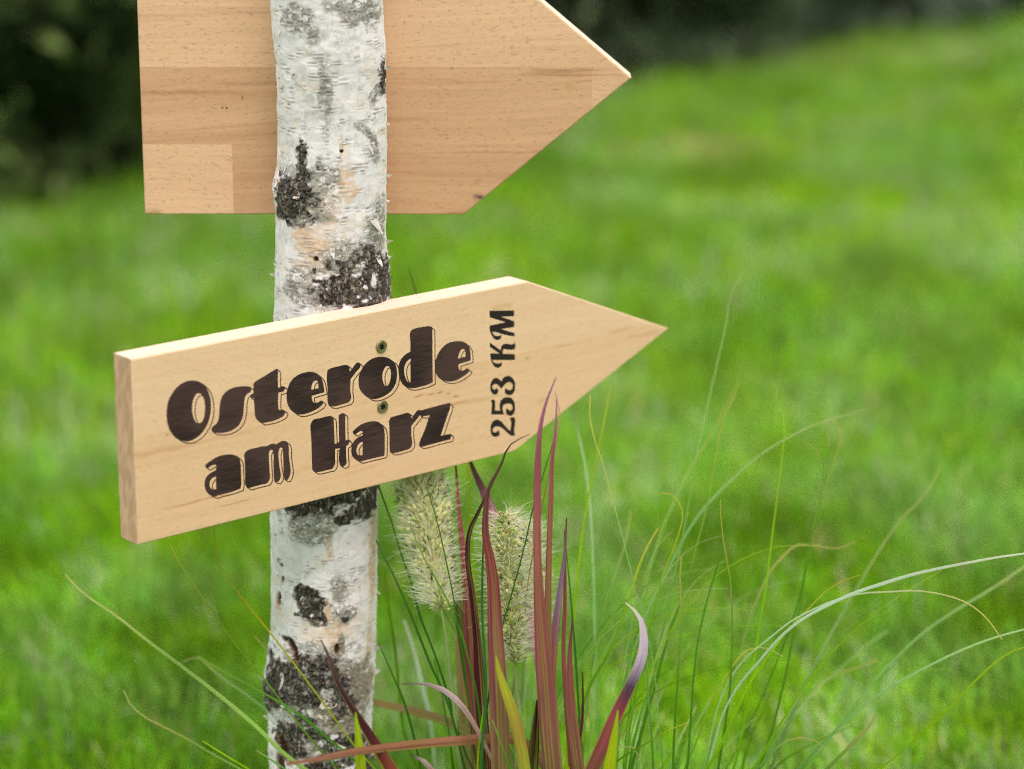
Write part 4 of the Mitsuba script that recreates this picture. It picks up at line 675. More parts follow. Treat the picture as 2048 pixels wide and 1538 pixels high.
BLADES = [("f:pale", [[196.8,2203.7,589.5,0.64],[185.3,2193.0,571.0,0.76],[181.0,2181.4,548.9,0.89],[175.3,2170.0,527.7,1.01],[169.5,2158.6,506.6,1.13],[164.0,2147.2,485.5,1.26],[158.6,2135.9,464.6,1.3],[153.4,2124.5,443.7,1.34],[149.0,2113.2,422.8,1.37],[144.7,2101.9,401.9,1.41],[140.0,2090.6,381.3,1.45],[134.3,2079.5,361.0,1.57],[129.0,2068.3,340.7,1.69],[124.2,2057.1,320.4,1.81],[119.2,2046.0,300.3,1.93],[113.9,2034.9,280.3,2.05],[99.0,2027.1,188.3,2.05],[94.5,2063.4,84.6,2.05],[94.5,2087.2,-17.2,2.05]]),
("f:tanpale", [[206.2,2332.7,455.9,0.91],[197.2,2315.8,444.0,1.11],[188.0,2299.1,432.5,1.31],[178.4,2282.4,421.4,1.51],[168.3,2265.9,410.8,1.71],[158.2,2249.5,400.4,1.84],[149.5,2232.9,389.4,1.93],[141.4,2216.2,378.4,2.02],[133.7,2199.6,367.4,2.11],[127.1,2182.9,356.2,2.19],[121.3,2166.2,345.0,2.28],[115.8,2149.6,333.8,2.37],[110.8,2132.9,322.7,2.45],[106.2,2116.3,311.6,2.53],[90.6,2079.1,225.5,2.53],[87.2,2104.1,102.3,2.53],[87.9,2126.1,-17.4,2.53]]),
("f:tandark", [[184.6,2117.7,503.7,0.83],[175.6,2110.0,488.5,0.99],[170.6,2102.0,472.2,1.15],[167.1,2093.9,455.3,1.32],[164.2,2085.7,438.5,1.48],[160.1,2077.7,422.0,1.64],[155.4,2069.7,405.6,1.72],[150.4,2061.8,389.4,1.8],[145.1,2053.8,373.3,1.88],[139.5,2046.0,357.4,1.96],[133.6,2038.1,341.6,2.03],[127.4,2030.3,325.9,2.19],[122.0,2022.5,310.1,2.35],[117.5,2014.6,294.1,2.51],[112.5,2006.7,278.3,2.67],[106.9,1998.9,262.7,2.83],[87.4,2002.3,175.6,2.83],[82.0,2053.7,79.2,2.83],[82.3,2084.7,-17.5,2.83]]),
("f:green", [[208.8,2044.2,538.3,0.6],[208.8,2037.4,518.8,0.7],[203.7,2030.8,499.7,0.81],[197.6,2024.2,480.9,0.91],[190.1,2017.7,462.7,1.03],[182.2,2011.3,444.6,1.19],[174.4,2005.0,426.6,1.35],[166.2,1998.6,408.7,1.51],[160.1,1992.1,390.1,1.64],[154.2,1985.5,371.4,1.74],[149.3,1978.9,352.6,1.85],[145.6,1972.2,333.5,1.95],[143.4,1965.5,314.3,2.05],[141.9,1958.8,295.0,2.16],[140.4,1952.1,275.8,2.26],[139.0,1945.3,256.5,2.37],[123.5,1958.3,166.9,2.37],[101.0,2018.4,76.2,2.37],[90.0,2053.0,-17.3,2.37]]),
("f:bright", [[219.6,2075.5,501.3,0.81],[220.6,2068.0,484.4,0.97],[218.5,2060.6,467.5,1.13],[216.1,2053.2,450.7,1.29],[213.5,2045.8,434.0,1.45],[210.9,2038.4,417.3,1.61],[208.4,2031.0,400.7,1.69],[206.0,2023.6,384.1,1.77],[203.3,2016.3,367.6,1.85],[199.9,2009.0,351.2,1.92],[196.8,2001.6,334.8,2.0],[194.1,1994.3,318.4,2.08],[191.2,1987.0,302.1,2.16],[188.0,1979.8,285.8,2.23],[184.5,1972.5,269.7,2.31],[180.6,1965.3,253.7,2.39],[148.1,1971.8,166.9,2.39],[108.8,2027.9,76.8,2.39],[90.6,2061.1,-17.3,2.39]]),
("f:palegreen", [[298.6,2153.1,481.9,0.84],[278.1,2149.0,476.8,1.06],[257.7,2144.7,471.5,1.29],[238.2,2139.9,464.1,1.51],[219.6,2134.6,454.9,1.73],[202.2,2128.8,444.2,1.95],[186.2,2122.6,431.6,2.17],[171.1,2116.1,418.3,2.39],[157.0,2109.4,404.1,2.5],[145.3,2102.2,388.2,2.5],[135.5,2094.8,371.3,2.49],[126.3,2087.2,354.1,2.49],[117.3,2079.7,336.9,2.4],[109.2,2072.1,319.4,2.29],[101.9,2064.4,301.6,2.18],[95.5,2056.6,283.5,2.06],[81.5,2050.2,189.8,2.06],[88.9,2078.9,85.1,2.06],[95.9,2097.7,-17.1,2.06]]),
("f:tandark", [[263.6,2125.6,457.6,0.83],[266.5,2127.0,479.8,1.05],[273.1,2120.0,472.1,1.27],[268.2,2110.0,453.7,1.49],[261.0,2100.2,435.9,1.71],[254.5,2090.5,418.2,1.92],[248.7,2080.7,400.3,2.14],[243.7,2070.9,382.3,2.35],[239.4,2061.0,364.3,2.46],[235.9,2051.2,346.3,2.45],[231.3,2041.4,328.5,2.45],[226.6,2031.7,310.8,2.44],[221.9,2021.9,293.2,2.44],[217.0,2012.3,275.8,2.43],[211.4,2002.6,258.6,2.43],[204.9,1993.1,241.7,2.42],[169.2,1995.9,161.7,2.42],[133.0,2049.5,74.5,2.42],[117.3,2081.9,-16.5,2.42]]),
("f:tandark", [[236.3,2059.5,481.0,0.61],[247.4,2059.7,472.6,0.76],[251.3,2058.5,458.6,0.91],[250.7,2057.1,444.4,1.04],[249.6,2055.8,430.2,1.12],[247.4,2054.5,416.2,1.19],[244.1,2053.2,402.3,1.22],[241.4,2051.9,388.3,1.22],[239.3,2050.6,374.1,1.22],[201.5,2058.7,244.8,1.22],[150.9,2088.1,114.5,1.22],[126.7,2104.7,-16.2,1.22]]),
("f:yellow", [[112.7,2029.4,447.3,0.6],[128.1,2026.9,446.5,0.73],[136.3,2021.1,433.5,0.86],[133.3,2014.9,419.0,0.98],[127.9,2008.7,404.9,1.11],[121.2,2002.7,391.3,1.25],[116.6,1996.6,377.1,1.42],[112.9,1990.3,362.7,1.59],[109.3,1984.1,348.2,1.76],[105.9,1977.9,333.8,1.92],[102.1,1971.7,319.4,2.04],[98.3,1965.5,305.1,2.12],[95.3,1959.3,290.7,2.2],[92.9,1953.0,276.2,2.28],[91.1,1946.8,261.7,2.37],[80.8,1958.0,171.6,2.37],[73.0,2022.3,78.0,2.37],[70.1,2059.7,-17.9,2.37]]),
("f:tandark", [[162.7,1980.3,457.5,0.78],[163.5,1977.5,441.5,0.96],[165.4,1974.7,425.6,1.14],[168.4,1971.9,409.8,1.32],[171.0,1969.1,393.8,1.51],[172.2,1966.2,377.8,1.63],[172.7,1963.3,361.7,1.72],[172.7,1960.4,345.5,1.81],[172.3,1957.6,329.4,1.9],[171.6,1954.7,313.2,2.0],[169.9,1951.8,297.1,2.09],[167.7,1948.9,281.0,2.18],[165.4,1946.1,264.9,2.27],[162.9,1943.2,248.8,2.37],[145.0,1962.9,160.6,2.37],[126.2,2018.9,73.5,2.37],[117.9,2049.7,-16.5,2.37]]),
("f:tandark", [[133.7,1987.3,407.8,1.18],[132.4,1983.3,393.3,1.4],[133.1,1979.3,378.9,1.61],[133.6,1975.3,364.4,1.83],[133.1,1971.3,350.0,1.97],[132.2,1967.3,335.5,1.97],[131.1,1963.2,321.1,1.97],[130.0,1959.2,306.7,1.97],[129.0,1955.2,292.2,2.04],[128.2,1951.2,277.8,2.15],[127.5,1947.2,263.3,2.26],[127.0,1943.2,248.8,2.37],[117.2,1959.0,160.9,2.37],[101.6,2017.0,73.1,2.37],[93.8,2049.8,-17.2,2.37]]),
("f:tan", [[286.1,2104.2,380.4,0.83],[270.8,2099.3,376.3,1.17],[253.8,2096.3,379.0,1.51],[237.5,2093.3,381.7,1.85],[223.8,2087.1,373.0,2.11],[213.0,2080.2,361.9,2.22],[205.3,2072.8,348.9,2.33],[198.8,2065.4,335.5,2.43],[193.4,2057.8,321.9,2.47],[188.7,2050.2,308.0,2.46],[184.4,2042.6,294.1,2.46],[180.2,2034.9,280.3,2.46],[148.8,2025.8,188.2,2.46],[117.0,2060.5,85.6,2.46],[103.1,2083.4,-16.9,2.46]]),
("f:silver", [[416.7,1932.4,434.5,1.15],[395.2,1935.1,429.1,1.53],[373.4,1938.0,424.7,1.92],[351.7,1940.7,419.4,2.31],[329.9,1943.3,413.8,2.57],[308.3,1945.7,407.5,2.84],[286.9,1947.7,399.6,3.1],[265.7,1949.5,391.3,2.98],[245.3,1950.7,380.6,2.85],[225.5,1951.5,368.4,2.73],[208.2,1951.3,352.8,2.6],[193.5,1950.3,334.4,2.48],[178.7,1949.4,316.0,2.35],[167.4,1947.7,295.1,2.36],[160.4,1945.6,272.2,2.36],[155.0,1943.2,248.8,2.37],[134.8,1966.8,160.7,2.37],[119.3,2022.4,73.5,2.37],[113.4,2052.3,-16.6,2.37]]),
("f:silvertip", [[380.8,1941.7,355.7,0.78],[369.3,1948.0,371.0,0.93],[353.7,1953.2,382.2,1.09],[334.6,1956.8,387.7,1.25],[314.5,1959.4,389.6,1.38],[294.4,1961.1,388.1,1.43],[274.1,1962.7,386.3,1.49],[254.7,1963.3,381.1,1.54],[235.9,1963.1,372.8,1.57],[218.0,1962.3,362.7,1.57],[202.2,1960.8,349.7,1.57],[186.3,1959.2,336.5,1.57],[173.3,1956.9,320.5,1.57],[164.5,1953.8,301.8,1.57],[158.7,1950.4,282.1,1.58],[155.0,1946.8,261.7,1.58],[126.8,1970.5,168.2,1.58],[93.0,2035.4,77.9,1.58],[77.3,2071.0,-17.7,1.58]]),
("f:silver2", [[427.6,1992.0,349.9,1.19],[411.4,1991.0,346.5,1.36],[395.4,1989.9,342.5,1.53],[379.5,1988.6,337.8,1.71],[364.0,1987.1,332.2,1.88],[348.8,1985.3,325.8,2.02],[334.0,1983.3,318.7,2.1],[319.3,1981.3,311.3,2.19],[304.7,1979.2,303.7,2.27],[290.9,1976.8,295.0,2.36],[277.8,1974.0,285.1,2.39],[265.1,1971.2,274.9,2.39],[252.9,1968.2,264.1,2.39],[241.3,1965.0,252.6,2.39],[230.3,1961.7,240.7,2.39],[169.1,1979.5,165.0,2.39],[124.3,2035.6,78.0,2.39],[107.9,2066.8,-16.8,2.39]]),
("f:palegreen", [[463.9,2178.9,350.2,1.73],[448.8,2169.5,341.5,1.89],[433.2,2160.4,333.5,2.06],[417.1,2151.5,326.2,2.23],[400.9,2142.7,319.4,2.39],[384.4,2134.0,313.1,2.55],[368.4,2125.2,306.3,2.55],[352.8,2116.2,299.0,2.54],[338.3,2107.0,290.7,2.53],[324.7,2097.5,281.4,2.52],[311.5,2088.0,271.9,2.52],[299.0,2078.3,261.9,2.51],[287.3,2068.4,251.4,2.5],[276.1,2058.5,240.6,2.49],[265.1,2048.6,229.9,2.49],[254.3,2038.7,219.1,2.48],[193.4,2029.3,154.7,2.48],[135.8,2066.3,72.8,2.48],[111.6,2090.6,-16.7,2.48]]),
("f:bright", [[335.3,1965.5,404.2,0.59],[321.9,1964.1,396.4,0.71],[308.8,1962.6,388.3,0.84],[296.0,1961.0,379.8,0.96],[283.6,1959.2,370.7,1.09],[271.6,1957.2,360.9,1.23],[260.2,1955.1,350.6,1.4],[249.5,1952.8,339.5,1.57],[239.4,1950.3,327.8,1.73],[230.1,1947.6,315.6,1.9],[221.3,1944.9,303.0,2.01],[213.1,1942.0,290.0,2.1],[205.3,1939.1,276.7,2.18],[197.5,1936.2,263.5,2.27],[188.6,1933.4,250.9,2.35],[136.5,1956.8,168.1,2.35],[100.0,2021.6,78.9,2.35],[87.0,2057.1,-17.4,2.35]]),
("f:yellowgreen", [[413.0,1968.7,340.6,0.79],[398.1,1969.7,336.8,1.14],[385.2,1969.5,328.7,1.5],[373.5,1968.7,318.2,1.86],[362.9,1967.6,306.8,1.9],[352.4,1966.4,295.2,1.78],[341.8,1965.3,283.7,1.67],[330.7,1964.3,272.6,1.59],[319.2,1963.5,262.0,1.59],[307.7,1962.6,251.3,1.59],[296.1,1961.7,240.7,1.59],[215.5,1986.7,166.4,1.59],[148.0,2041.2,81.8,1.59],[121.1,2070.1,-16.4,1.59]]),
("f:greytan", [[372.5,2216.7,411.7,0.87],[363.7,2204.3,396.8,1.1],[350.1,2192.6,384.9,1.33],[335.1,2181.4,374.3,1.55],[322.7,2169.7,361.9,1.78],[311.3,2157.7,348.9,2.0],[300.4,2145.8,335.8,2.22],[289.9,2133.8,322.6,2.44],[279.5,2121.9,309.5,2.65],[269.2,2110.0,296.4,2.87],[259.4,2098.1,283.3,3.08],[250.1,2086.1,270.1,3.3],[240.7,2074.2,257.0,3.42],[232.6,2062.1,243.6,3.52],[225.4,2050.0,229.9,3.62],[218.1,2038.0,216.4,3.72],[175.1,2027.0,149.2,3.72],[128.0,2064.5,68.3,3.72],[106.8,2089.5,-16.8,3.72]]),
("f:brighttip", [[273.3,1983.4,393.7,0.79],[258.9,1980.6,389.3,0.92],[246.1,1976.9,382.0,1.06],[235.3,1972.6,372.1,1.2],[224.4,1968.3,362.4,1.33],[214.2,1963.9,352.2,1.53],[205.1,1959.2,341.1,1.75],[196.0,1954.5,329.9,1.98],[187.5,1949.8,318.6,2.2],[180.5,1944.8,306.3,2.41],[174.0,1939.7,293.8,2.59],[167.8,1934.6,281.1,2.77],[161.3,1929.6,268.7,2.95],[153.5,1924.7,257.0,3.12],[110.4,1943.3,173.3,3.12],[86.8,2015.7,80.8,3.12],[80.1,2056.8,-17.6,3.12]]),
("f:thin", [[61.3,2002.5,537.5,0.78],[60.8,1997.7,520.1,0.83],[64.4,1993.0,503.3,0.89],[70.3,1988.4,486.7,0.94],[75.0,1983.8,469.9,0.99],[79.8,1979.1,453.1,1.04],[84.4,1974.5,436.4,1.09],[88.9,1969.8,419.5,1.15],[93.1,1965.1,402.6,1.22],[97.1,1960.4,385.7,1.33],[101.5,1955.7,368.8,1.43],[104.0,1951.0,351.7,1.54],[105.1,1946.2,334.4,1.64],[106.0,1941.4,317.0,1.74],[107.2,1936.5,299.7,1.85],[108.7,1931.7,282.3,1.95],[113.2,1948.7,183.9,1.95],[112.5,2012.1,84.6,1.95],[111.2,2048.0,-16.7,1.95]]),
("f:yellowgreen", [[80.8,2100.6,517.1,0.82],[77.9,2094.4,502.5,0.99],[74.9,2088.1,488.0,1.17],[71.7,2081.9,473.6,1.34],[68.2,2075.7,459.2,1.51],[64.8,2069.5,444.9,1.66],[61.8,2063.3,430.5,1.74],[59.1,2057.0,416.1,1.83],[56.7,2050.8,401.6,1.91],[54.7,2044.6,387.2,2.0],[52.9,2038.4,372.7,2.03],[51.5,2032.1,358.3,2.02],[50.2,2025.9,343.9,2.02],[48.7,2019.7,329.5,2.02],[47.0,2013.5,315.2,2.02],[46.4,2013.8,208.9,2.02],[58.3,2063.1,94.9,2.02],[65.8,2093.4,-18.0,2.02]]),
("f:silver2", [[49.0,2153.9,484.6,1.68],[54.1,2145.5,469.2,1.85],[58.2,2137.0,453.6,2.01],[61.4,2128.5,437.9,2.17],[63.7,2120.0,422.1,2.34],[65.2,2111.4,406.3,2.5],[66.3,2102.9,390.6,2.5],[67.0,2094.4,374.8,2.49],[67.5,2085.9,359.1,2.49],[67.9,2077.4,343.5,2.48],[68.2,2068.9,327.9,2.48],[68.5,2060.5,312.4,2.56],[68.8,2052.0,297.0,2.63],[69.1,2043.6,281.6,2.71],[69.4,2035.2,266.3,2.79],[69.8,2026.8,251.0,2.86],[75.8,2024.2,166.9,2.86],[85.6,2067.4,74.4,2.86],[90.5,2094.3,-17.3,2.86]]),
("f:yellow", [[117.8,2040.8,413.6,1.21],[109.5,2034.2,401.0,1.45],[102.8,2027.4,387.9,1.69],[98.0,2020.5,374.1,1.93],[93.3,2013.5,360.2,2.09],[87.9,2006.6,346.6,2.2],[81.9,1999.8,333.3,2.32],[74.9,1993.2,320.5,2.44],[66.7,1986.7,308.3,2.55],[59.8,1980.0,295.5,2.67],[54.4,1973.2,282.1,2.79],[37.1,1976.5,189.5,2.79],[42.5,2031.3,85.4,2.79],[48.8,2064.3,-18.5,2.79]]),
("f:tanpale", [[102.7,2187.4,381.1,0.86],[100.1,2170.1,372.0,0.98],[96.7,2152.9,363.3,1.1],[92.1,2135.7,355.1,1.21],[86.9,2118.7,347.1,1.32],[82.2,2101.7,339.2,1.43],[77.7,2084.7,331.4,1.54],[73.2,2067.8,323.8,1.65],[59.7,2032.5,241.5,1.65],[62.8,2074.6,110.1,1.65],[67.1,2106.8,-18.0,1.65]]),
("f:orange", [[213.5,1966.3,332.1,0.59],[201.1,1968.1,338.5,0.76],[187.5,1968.0,338.2,0.93],[176.9,1965.5,329.4,1.27],[169.7,1962.3,317.7,1.69],[161.7,1959.2,306.6,1.91],[155.3,1956.0,295.0,1.75],[151.0,1952.5,282.2,1.58],[115.2,1969.7,184.8,1.58],[83.0,2033.3,85.5,1.58],[69.8,2069.2,-17.9,1.58]]),
("f:tanpale", [[315.4,2152.8,256.2,1.3],[298.8,2137.9,255.8,1.53],[282.0,2123.3,256.7,1.77],[266.5,2108.0,255.0,2.0],[252.7,2092.1,251.3,2.17],[240.7,2075.8,245.8,2.27],[230.1,2059.2,239.6,2.38],[220.9,2042.4,232.5,2.48],[172.6,2022.6,175.0,2.48],[125.6,2067.4,81.2,2.48],[105.5,2098.5,-16.8,2.48]]),
("f:pale", [[335.4,2234.5,251.6,1.79],[319.2,2218.4,247.3,2.17],[303.9,2202.0,242.3,2.55],[289.4,2185.4,236.6,2.92],[274.8,2169.0,231.5,3.29],[260.5,2152.6,226.2,3.47],[247.7,2135.8,219.8,3.44],[236.4,2118.8,212.5,3.42],[226.2,2101.6,204.7,3.4],[217.3,2084.3,196.3,3.38],[168.8,2060.9,145.4,3.38],[113.4,2089.6,67.0,3.38],[88.2,2111.5,-17.4,3.38]]),
("f:tan", [[263.3,1786.7,358.1,1.44],[258.6,1791.9,346.9,2.03],[253.1,1797.3,336.2,2.62],[246.7,1802.8,326.1,2.92],[240.4,1808.2,315.9,2.93],[234.0,1813.7,305.6,2.94],[177.7,1882.2,207.4,2.94],[135.8,1957.3,100.9,2.94],[120.3,1990.9,-16.4,2.94]]),
("f:tan", [[250.4,1965.3,253.7,0.8],[239.2,1962.7,262.9,1.19],[225.4,1958.5,266.5,1.58],[212.5,1952.6,264.0,1.58],[202.8,1945.3,256.5,1.58],[142.8,1951.0,185.2,1.58],[105.0,2020.3,87.4,1.58],[92.6,2061.7,-17.2,1.58]]),
("f:yellow", [[132.4,1859.5,321.1,0.75],[121.8,1863.0,315.0,1.0],[111.6,1866.2,307.9,1.26],[101.7,1869.2,300.1,1.51],[91.6,1872.3,292.5,1.64],[81.8,1875.2,284.4,1.77],[72.7,1877.9,275.2,1.91],[31.8,1928.1,190.6,1.91],[37.0,2000.4,89.0,1.91],[47.6,2035.7,-18.6,1.91]]),
("f:tan", [[81.2,1901.1,284.1,0.58],[88.9,1901.1,284.1,0.87],[94.6,1900.6,282.1,1.15],[98.8,1898.7,275.5,1.15],[101.9,1896.9,269.1,1.15],[122.5,1923.6,178.2,1.15],[111.8,2002.8,83.3,1.15],[101.5,2046.6,-17.0,1.15]]),
("f:dark", [[42.6,1989.3,415.0,1.18],[44.1,1983.4,400.6,1.32],[45.5,1977.5,386.2,1.47],[46.8,1971.7,371.8,1.61],[48.0,1965.8,357.5,1.75],[49.2,1959.9,343.2,1.89],[50.3,1954.1,328.9,1.96],[51.2,1948.3,314.6,1.96],[52.1,1942.4,300.4,1.96],[53.1,1936.6,286.2,1.96],[54.1,1930.8,272.0,1.95],[55.1,1924.9,257.8,1.95],[65.9,1939.7,168.3,1.95],[79.8,2009.6,77.3,1.95],[86.3,2049.8,-17.4,1.95]]),
("f:dark", [[-105.2,1952.9,433.6,1.55],[-98.5,1949.3,420.3,1.74],[-91.6,1945.6,407.2,1.93],[-85.2,1941.9,393.8,2.13],[-79.3,1938.1,380.3,2.32],[-73.6,1934.4,366.6,2.32],[-68.0,1930.6,352.9,2.32],[-62.3,1926.8,339.2,2.32],[-55.7,1923.1,325.9,2.32],[-49.7,1919.3,312.4,2.32],[-45.3,1915.4,298.3,2.32],[-41.5,1911.5,284.1,2.32],[-38.3,1907.5,269.6,2.32],[4.2,1929.9,173.7,2.32],[59.8,2005.4,83.0,2.32],[86.2,2047.6,-17.4,2.32]]),
("f:dark", [[-107.1,2022.1,458.3,1.59],[-101.7,2016.6,444.3,1.68],[-96.1,2011.1,430.4,1.77],[-91.5,2005.6,416.2,1.86],[-86.7,2000.1,402.0,1.95],[-81.2,1994.6,388.2,1.98],[-76.9,1989.1,374.0,1.98],[-72.9,1983.5,359.7,1.98],[-67.2,1978.1,346.0,1.98],[-61.4,1972.7,332.3,1.98],[-56.2,1967.3,318.4,1.98],[-51.4,1961.8,304.5,1.97],[-47.0,1956.3,290.5,1.97],[-43.0,1950.8,276.3,1.97],[0.5,1958.5,181.3,1.97],[53.6,2015.3,84.7,1.97],[78.3,2048.8,-17.7,1.97]]),
("f:green", [[-79.1,1951.8,448.2,0.77],[-73.7,1947.9,434.2,0.96],[-67.1,1944.2,420.7,1.16],[-59.5,1940.5,407.6,1.35],[-52.0,1936.9,394.5,1.54],[-45.2,1933.2,381.0,1.64],[-39.6,1929.3,367.1,1.74],[-35.2,1925.3,352.8,1.83],[-31.4,1921.3,338.3,1.93],[-27.9,1917.3,323.7,1.93],[-25.6,1913.2,308.9,1.93],[-23.8,1909.1,294.1,1.93],[-22.8,1904.9,279.1,1.93],[-0.1,1927.7,179.8,1.93],[35.2,2004.0,83.8,1.93],[52.8,2046.7,-18.4,1.93]]),
("f:dark", [[-68.5,1956.4,483.6,0.77],[-63.3,1952.4,469.1,0.86],[-58.7,1948.3,454.4,0.95],[-54.9,1944.2,439.6,1.04],[-51.5,1940.1,424.6,1.12],[-48.2,1935.9,409.7,1.15],[-45.1,1931.8,394.6,1.15],[-42.5,1927.6,379.6,1.15],[-39.9,1923.4,364.4,1.15],[-37.2,1919.2,349.3,1.18],[-34.9,1915.0,334.2,1.27],[-33.1,1910.8,319.0,1.36],[-31.6,1906.6,303.8,1.45],[-30.4,1902.3,288.5,1.54],[-1.1,1923.2,186.1,1.54],[46.1,1997.0,87.5,1.54],[69.7,2038.5,-17.9,1.54]]),
("f:silver", [[-93.3,2162.0,289.4,2.59],[-87.9,2152.2,277.4,2.91],[-83.3,2142.4,265.3,3.22],[-79.5,2132.5,253.1,3.53],[-75.8,2122.6,240.9,3.84],[-71.9,2112.8,228.8,3.83],[-69.0,2102.9,216.7,3.82],[-66.9,2093.1,204.5,3.81],[-65.5,2083.2,192.2,3.8],[-30.2,2065.4,128.3,3.8],[29.7,2086.6,58.0,3.8],[60.1,2102.8,-18.2,3.8]]),
("f:olive", [[-107.7,2127.2,351.0,1.69],[-106.1,2118.0,338.4,1.87],[-104.2,2108.7,326.0,2.05],[-101.9,2099.6,313.7,2.24],[-99.1,2090.4,301.5,2.42],[-97.0,2081.3,289.3,2.5],[-95.4,2072.1,277.1,2.5],[-93.7,2063.0,265.1,2.49],[-92.1,2053.9,253.0,2.48],[-90.4,2044.8,241.1,2.48],[-50.4,2029.1,161.7,2.48],[14.9,2063.0,74.4,2.48],[47.8,2086.8,-18.6,2.48]]),
("f:dark", [[-103.7,1941.0,353.2,1.17],[-97.9,1937.5,340.6,1.5],[-92.1,1934.0,327.9,1.83],[-86.3,1930.5,315.3,2.16],[-81.6,1926.9,302.2,2.33],[-77.8,1923.2,288.9,2.33],[-74.4,1919.5,275.4,2.33],[-71.5,1915.7,261.9,2.33],[-28.7,1934.6,168.2,2.33],[29.6,2002.3,79.5,2.33],[57.5,2040.4,-18.3,2.33]]),
("f:yellowgreen", [[-38.6,2163.0,442.5,2.55],[-37.5,2153.9,428.7,2.68],[-36.6,2144.9,414.9,2.82],[-35.6,2135.9,401.2,2.95],[-34.6,2127.0,387.6,3.08],[-33.8,2118.0,374.0,3.22],[-33.1,2109.1,360.5,3.35],[-32.6,2100.2,347.1,3.34],[-32.1,2091.3,333.7,3.33],[-31.6,2082.4,320.4,3.33],[-31.2,2073.5,307.1,3.32],[-30.9,2064.7,294.0,3.31],[-30.6,2055.9,280.9,3.3],[-9.3,2041.4,188.9,3.3],[29.3,2076.6,85.2,3.3],[49.2,2100.8,-18.5,3.3]]),
("f:blue", [[-19.6,1913.6,478.9,1.13],[-20.7,1910.2,463.8,1.31],[-21.5,1906.8,448.7,1.48],[-22.1,1903.5,433.6,1.66],[-22.5,1900.1,418.5,1.83],[-22.7,1896.7,403.4,2.01],[-22.3,1893.3,388.3,2.18],[-21.4,1889.9,373.1,2.36],[-20.5,1886.5,358.0,2.53],[-19.7,1883.1,342.8,2.65],[-20.2,1879.7,327.6,2.65],[-21.4,1876.2,312.5,2.65],[-22.5,1872.8,297.3,2.65],[-23.5,1869.4,282.1,2.65],[-1.4,1895.9,180.8,2.65],[49.8,1974.3,85.6,2.65],[77.2,2017.7,-17.7,2.65]]),
("f:dark", [[33.4,1936.8,525.1,0.76],[29.1,1933.6,511.1,0.87],[24.7,1930.4,497.1,0.99],[20.2,1927.2,483.0,1.1],[15.9,1924.0,469.0,1.22],[12.7,1920.7,454.7,1.33],[9.3,1917.5,440.4,1.37],[5.6,1914.2,426.1,1.41],[1.6,1910.9,411.9,1.44],[-2.4,1907.7,397.7,1.48],[-6.7,1904.5,383.6,1.52],[-10.3,1901.2,369.3,1.6],[-13.1,1897.9,354.8,1.68],[-15.7,1894.5,340.3,1.75],[-18.2,1891.2,325.7,1.83],[-20.6,1887.8,311.1,1.91],[-12.4,1914.9,201.3,1.91],[24.4,1996.5,94.2,1.91],[45.5,2041.7,-18.6,1.91]]),
("f:yellowgreen", [[2.3,1910.8,393.7,0.76],[-3.4,1907.4,381.6,0.93],[-8.4,1904.0,369.2,1.1],[-12.8,1900.5,356.6,1.27],[-16.2,1896.9,343.8,1.44],[-19.0,1893.3,330.7,1.57],[-21.7,1889.7,317.7,1.65],[-23.8,1886.0,304.6,1.74],[-25.3,1882.4,291.4,1.82],[-26.3,1878.7,278.1,1.91],[-10.6,1907.0,178.3,1.91],[28.4,1994.8,84.2,1.91],[49.5,2043.6,-18.5,1.91]]),
("f:green", [[-14.6,1859.9,322.8,1.13],[-11.4,1857.5,313.9,1.41],[-8.1,1855.0,305.0,1.69],[-4.8,1852.6,296.2,1.97],[-1.5,1850.1,287.3,2.25],[36.7,1879.8,187.6,2.25],[67.0,1969.2,89.4,2.25],[78.7,2018.8,-17.6,2.25]]),
("f:lightgreen", [[-357.5,2012.0,384.8,1.2],[-345.9,2008.1,373.0,1.52],[-332.6,2004.7,363.4,1.84],[-318.3,2001.6,354.7,2.16],[-304.9,1998.3,345.0,2.45],[-291.7,1994.8,335.2,2.66],[-278.2,1991.5,325.6,2.87],[-264.6,1988.2,316.2,3.09],[-251.2,1984.8,306.6,3.24],[-237.8,1981.5,296.9,3.35],[-224.7,1978.0,287.0,3.45],[-211.8,1974.5,276.8,3.56],[-199.3,1970.9,266.3,3.59],[-187.5,1967.1,255.0,3.58],[-174.6,1963.6,244.9,3.58],[-160.8,1960.4,235.9,3.58],[-61.6,1979.9,168.8,3.58],[24.1,2041.7,85.2,3.58],[58.7,2076.1,-18.2,3.58]]),
("f:yellow", [[-269.6,1989.8,416.9,0.59],[-262.3,1986.2,403.8,0.73],[-253.9,1982.7,391.3,0.86],[-245.3,1979.3,379.0,1.0],[-236.4,1975.9,366.8,1.14],[-227.6,1972.5,354.6,1.18],[-218.7,1969.2,342.5,1.18],[-209.1,1966.0,330.9,1.18],[-198.9,1962.9,319.7,1.18],[-189.5,1959.6,307.9,1.21],[-180.4,1956.3,295.9,1.3],[-170.9,1953.0,284.2,1.39],[-161.2,1949.8,272.6,1.49],[-151.4,1946.6,261.1,1.58],[-63.3,1964.5,176.4,1.58],[21.6,2026.2,87.5,1.58],[57.8,2060.8,-18.3,1.58]]),
("f:gold", [[-236.1,2003.5,428.9,0.59],[-235.1,1999.3,413.7,0.66],[-231.9,1995.2,399.0,0.72],[-223.7,1991.6,386.0,0.78],[-214.2,1988.2,373.8,0.97],[-204.4,1984.9,361.9,1.22],[-194.4,1981.7,350.1,1.46],[-184.7,1978.3,338.1,1.58],[-175.1,1975.0,326.0,1.58],[-165.6,1971.6,313.9,1.58],[-156.1,1968.2,301.7,1.58],[-146.8,1964.8,289.4,1.58],[-137.5,1961.4,277.1,1.58],[-128.3,1958.0,264.8,1.58],[-51.1,1969.8,177.5,1.58],[24.3,2020.0,85.7,1.58],[56.5,2048.7,-18.3,1.58]]),
